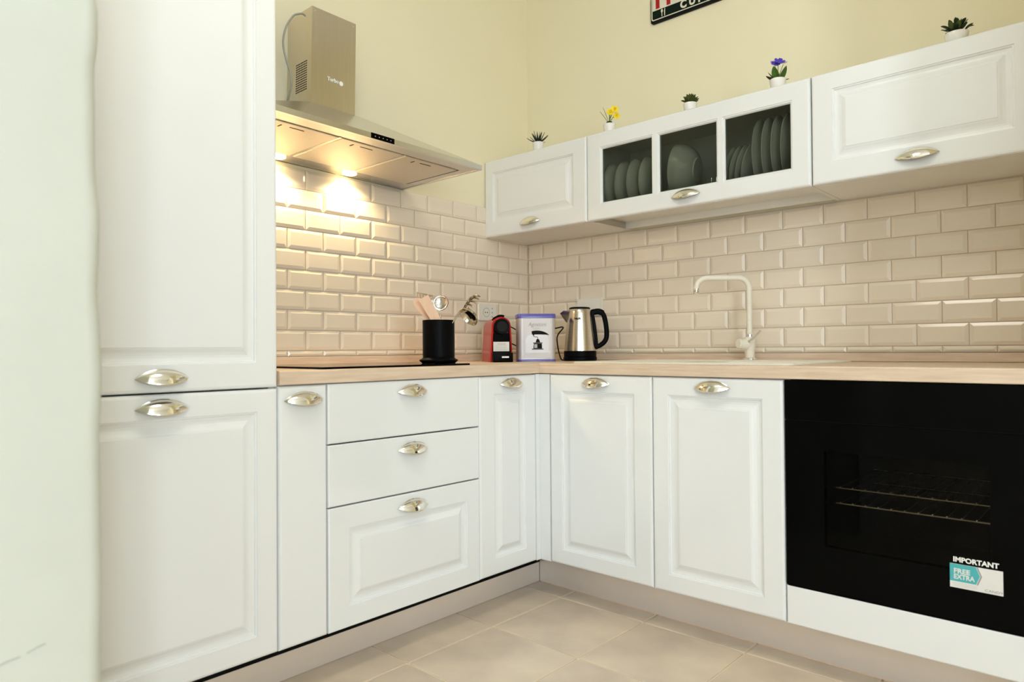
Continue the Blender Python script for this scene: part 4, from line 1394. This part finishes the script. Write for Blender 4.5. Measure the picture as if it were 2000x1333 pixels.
body = link('body', rr_solid(TW, TD, 0.018, [(0.0015, 0.0092), (0.0015, 0.188)]), 'tin_silver', t, smooth=40)
link('lid', rr_solid(TW, TD, 0.018, [(0.0, 0.1882), (-0.0016, 0.190), (-0.0016, 0.203), (0.001, 0.2065), (0.004, 0.207)]), 'tin_blue', t, smooth=40)
yf = -TD + 0.0013
lab = link('label_field', B((-0.060, yf - 0.0004, 0.016), (0.060, yf, 0.186)), 'tin_label', body)
bm = bmesh.new()
arc = [(0.062 * math.cos(PI * (0.83 - 0.66 * k / 16)), 0.094 + 0.040 * math.sin(PI * (0.83 - 0.66 * k / 16))) for k in range(17)]
arc2 = [(x * 0.93, z - 0.017 * math.sin(PI * (k / 16))) for k, (x, z) in enumerate(arc)][::-1]
ring = arc[5:] + arc2[:12]
prism(bm, ring, yf - 0.0007, yf - 0.0004)
link('dark_arc', bm, 'dark_print', lab)
bm = bmesh.new()
prism(bm, [(-0.050, 0.038), (0.050, 0.038)] + [(0.050 * math.cos(k / 14 * PI), 0.093 + 0.028 * math.sin(k / 14 * PI)) for k in range(15)], yf - 0.0006, yf - 0.0004)
link('grey_arch', bm, 'tin_silver', lab)
bm = bmesh.new()    # coffee mill drawing
yy0, yy1 = yf - 0.0010, yf - 0.0006
prism(bm, [(-0.016, 0.056), (0.022, 0.056), (0.021, 0.078), (-0.014, 0.078)], yy0, yy1)
prism(bm, [(-0.022, 0.052), (0.028, 0.052), (0.028, 0.0555), (-0.022, 0.0555)], yy0, yy1)
prism(bm, [(-0.017, 0.0785), (0.024, 0.0785), (0.024, 0.082), (-0.017, 0.082)], yy0, yy1)
prism(bm, [(-0.006, 0.0825), (0.014, 0.0825), (0.009, 0.096), (0.003, 0.099), (-0.002, 0.096)], yy0, yy1)
tube(bm, [(0.003, (yy0 + yy1) / 2, 0.099), (0.003, (yy0 + yy1) / 2, 0.106), (-0.014, (yy0 + yy1) / 2, 0.108), (-0.015, (yy0 + yy1) / 2, 0.114)], 0.0012, 6)
lathe(bm, [(0, -0.004), (0.004, 0), (0, 0.004)], 8, (-0.015, (yy0 + yy1) / 2, 0.115), cap=False)
link('mill_drawing', bm, 'dark_print', lab)
link('mill_drawer', B((-0.012, yy0 - 0.0003, 0.059), (0.001, yy0, 0.075)), 'light_grey_print', lab)
text_obj('lettering', 'Agostoni', 0.024, 'grey_print', lab, (-0.038, yf - 0.0006, 0.153), RF, xs=0.90, shear=0.25)
text_obj('lettering', 'CAFFE', 0.012, 'light_grey_print', lab, (-0.018, yf - 0.0006, 0.139), RF, xs=0.9)

# ------------------------------------------------------------------ kettle
KB = P(1133, 702, 3.10); KB.z = WT1 + 0.0003
fk = math.atan2(CF.y, CF.x) - PI / 2      # local x = camera right, -y = towards camera
t = thing('electric_kettle', 'brushed steel electric kettle with black handle on black base', 'kettle', KB, fk)
link('power_base', lathe(bmesh.new(), [(0, 0), (0.071, 0), (0.075, 0.003), (0.075, 0.016), (0.070, 0.020), (0, 0.020)], 40), 'black_satin', t, smooth=40)
link('collar', lathe(bmesh.new(), [(0, 0.0202), (0.0725, 0.0202), (0.0725, 0.043), (0.0705, 0.0445), (0, 0.0445)], 40), 'black_satin', t, smooth=40)
link('body', lathe(bmesh.new(), [(0, 0.0446), (0.0702, 0.0446), (0.0700, 0.050), (0.0655, 0.105), (0.0585, 0.165), (0.0535, 0.212), (0.0515, 0.226), (0.0470, 0.2315), (0, 0.2315)], 48), 'kettle_steel', t, smooth=40)
link('lid', lathe(bmesh.new(), [(0, 0.2317), (0.0475, 0.2317), (0.0465, 0.2375), (0.040, 0.2400), (0, 0.2410)], 40, cap=False), 'black_satin', t, smooth=40)
bm = bmesh.new()   # spout wedge
s = [(-0.046, 0.0, 0.226), (-0.078, 0.0, 0.2235), (-0.088, 0, 0.212), (-0.062, 0, 0.166)]
top = [(-0.046, -0.024, 0.2255), (-0.074, -0.013, 0.2245), (-0.0885, 0.0, 0.2130), (-0.074, 0.013, 0.2245), (-0.046, 0.024, 0.2255)]
bot = [(-0.054, -0.018, 0.170), (-0.058, -0.008, 0.172), (-0.062, 0.0, 0.174), (-0.058, 0.008, 0.172), (-0.054, 0.018, 0.170)]
tv = [bm.verts.new(p) for p in top]; bv = [bm.verts.new(p) for p in bot]
loop_faces(bm, tv, bv, False); bm.faces.new(tv[::-1]); bm.faces.new(bv)
link('spout', bm, 'kettle_steel', t, smooth=50)
bm = bmesh.new()   # handle: thick loop of flattened section
path = smooth_path([(0.047, 0, 0.214), (0.066, 0, 0.2185), (0.088, 0, 0.2195), (0.106, 0, 0.206), (0.1165, 0, 0.165), (0.1200, 0, 0.115), (0.112, 0, 0.088), (0.092, 0, 0.070), (0.068, 0, 0.060)], 5)
n = len(path)
rings = []
for i, p in enumerate(path):
    tg = (path[min(i + 1, n - 1)] - path[max(i - 1, 0)]).normalized()
    nx = Vector((tg.z, 0, -tg.x))
    wy, wn = 0.0125, 0.0108 + 0.003 * (1 if i < 14 else 0)
    rings.append([bm.verts.new(p + nx * wn * math.copysign(abs(math.cos(a)) ** 0.6, math.cos(a)) + Vector((0, 1, 0)) * wy * math.copysign(abs(math.sin(a)) ** 0.6, math.sin(a))) for a in [2 * PI * k / 14 for k in range(14)]])
for a, b in zip(rings, rings[1:]):
    loop_faces(bm, a, b)
bm.faces.new(rings[0][::-1]); bm.faces.new(rings[-1])
link('handle', bm, 'black_satin', t, smooth=50)
bm = bmesh.new()   # strip of the handle that lies against the body
path = [(0.0500, 0, 0.222), (0.0565, 0, 0.190), (0.0625, 0, 0.150), (0.0670, 0, 0.110), (0.0715, 0, 0.060)]
ra = []
for p in path:
    p = Vector(p)
    ra.append([bm.verts.new(p + Vector(q)) for q in ((-0.004, -0.013, 0), (0.010, -0.012, 0.002), (0.010, 0.012, 0.002), (-0.004, 0.013, 0))])
for a, b in zip(ra, ra[1:]):
    loop_faces(bm, a, b)
bm.faces.new(ra[0]); bm.faces.new(ra[-1][::-1])
link('handle_strip', bm, 'black_satin', t, smooth=40)
text_obj('lettering', 'PHILIPS', 0.0105, 'dark_print', t, (-0.030, -0.0535, 0.1835), (PI / 2 + 0.12, 0, -0.24), xs=0.85, bold=0.0003)

# cables behind the appliances
cb = link('power_cable', tube(bmesh.new(), smooth_path([KB + Vector((0.01, 0.085, 0.006)), P(1095, 700, 3.20), P(1088, 660, 3.25), P(1100, 640, 3.3), P(1082, 642, 3.33), P(1062, 640, 3.36)], 6), 0.0032, 8), 'black_rubber', smooth=60)
tag(cb, 'black power cable behind the steel kettle', 'cable')
cb = link('power_cable', tube(bmesh.new(), smooth_path([P(1000, 672, 3.06), P(1008, 676, 3.10), P(1018, 684, 3.15), P(1030, 692, 3.2), P(1045, 672, 3.28), P(1000, 640, 3.35), P(967, 628, 3.34)], 6), 0.0030, 8), 'black_rubber', smooth=60)
tag(cb, 'black power cable between coffee machine and coffee tin', 'cable')

# ------------------------------------------------------------------ wall sockets
def socket(t, W, Hh):
    link('frame', rr_prism(bmesh.new(), -W / 2, W / 2, -Hh / 2, Hh / 2, 0.006, -0.011, 0), 'plastic_white', t, smooth=40)
t = thing('wall_socket', 'cream wall socket above the red coffee machine', 'socket', (-0.325, -0.0105, 1.121))
socket(t, 0.118, 0.078)
bm = bmesh.new()
n = 28
c0 = [bm.verts.new((-0.010 + 0.0225 * math.cos(2 * PI * k / n), -0.0114, 0.0225 * math.sin(2 * PI * k / n))) for k in range(n)]
c1 = [bm.verts.new((-0.010 + 0.0200 * math.cos(2 * PI * k / n), -0.0114, 0.0200 * math.sin(2 * PI * k / n))) for k in range(n)]
loop_faces(bm, c0, c1)
link('well_ring', bm, 'plastic_grey', t)
for x in (-0.017, -0.003):
    bm = lathe(bmesh.new(), [(0, 0), (0.003, 0), (0.003, 0.0006), (0, 0.0006)], 12, cap=False)
    bmesh.ops.rotate(bm, verts=bm.verts, matrix=Matrix.Rotation(PI / 2, 3, 'X'))
    bmesh.ops.translate(bm, verts=bm.verts, vec=(x, -0.0112, 0.0))
    link('contact_hole', bm, 'gap_dark', t)
for z in (-0.020, 0.0, 0.020):
    bm = lathe(bmesh.new(), [(0, 0), (0.0042, 0), (0.0042, 0.0006), (0, 0.0006)], 12, cap=False)
    bmesh.ops.rotate(bm, verts=bm.verts, matrix=Matrix.Rotation(PI / 2, 3, 'X'))
    bmesh.ops.translate(bm, verts=bm.verts, vec=(0.030, -0.0112, z))
    link('contact_hole', bm, 'plastic_grey', t)
t = thing('wall_socket', 'white wall socket plate half hidden behind the kettle', 'socket', (-0.0105, -0.400, 1.142), RB)
socket(t, 0.145, 0.082)
link('insert', rr_prism(bmesh.new(), -0.055, 0.055, -0.028, 0.028, 0.004, -0.0125, -0.0112), 'plastic_white', t)

# ------------------------------------------------------------------ unseen ceiling lamp, added to brighten the hood wall and corner
t = thing('ceiling_fill_lamp', 'unseen round white ceiling lamp added as fill light', 'lamp', (-2.0, -1.55, CEIL))
link('base_plate', lathe(bmesh.new(), [(0, -0.0002), (0.12, -0.0002), (0.12, -0.02), (0, -0.02)], 32), 'steel_plain', t, smooth=40)
link('fill_lamp_shade', lathe(bmesh.new(), [(0.32, -0.021), (0.32, -0.05), (0.28, -0.085), (0.17, -0.110), (0, -0.12)], 32), 'fill_lamp_shade', t, smooth=60)
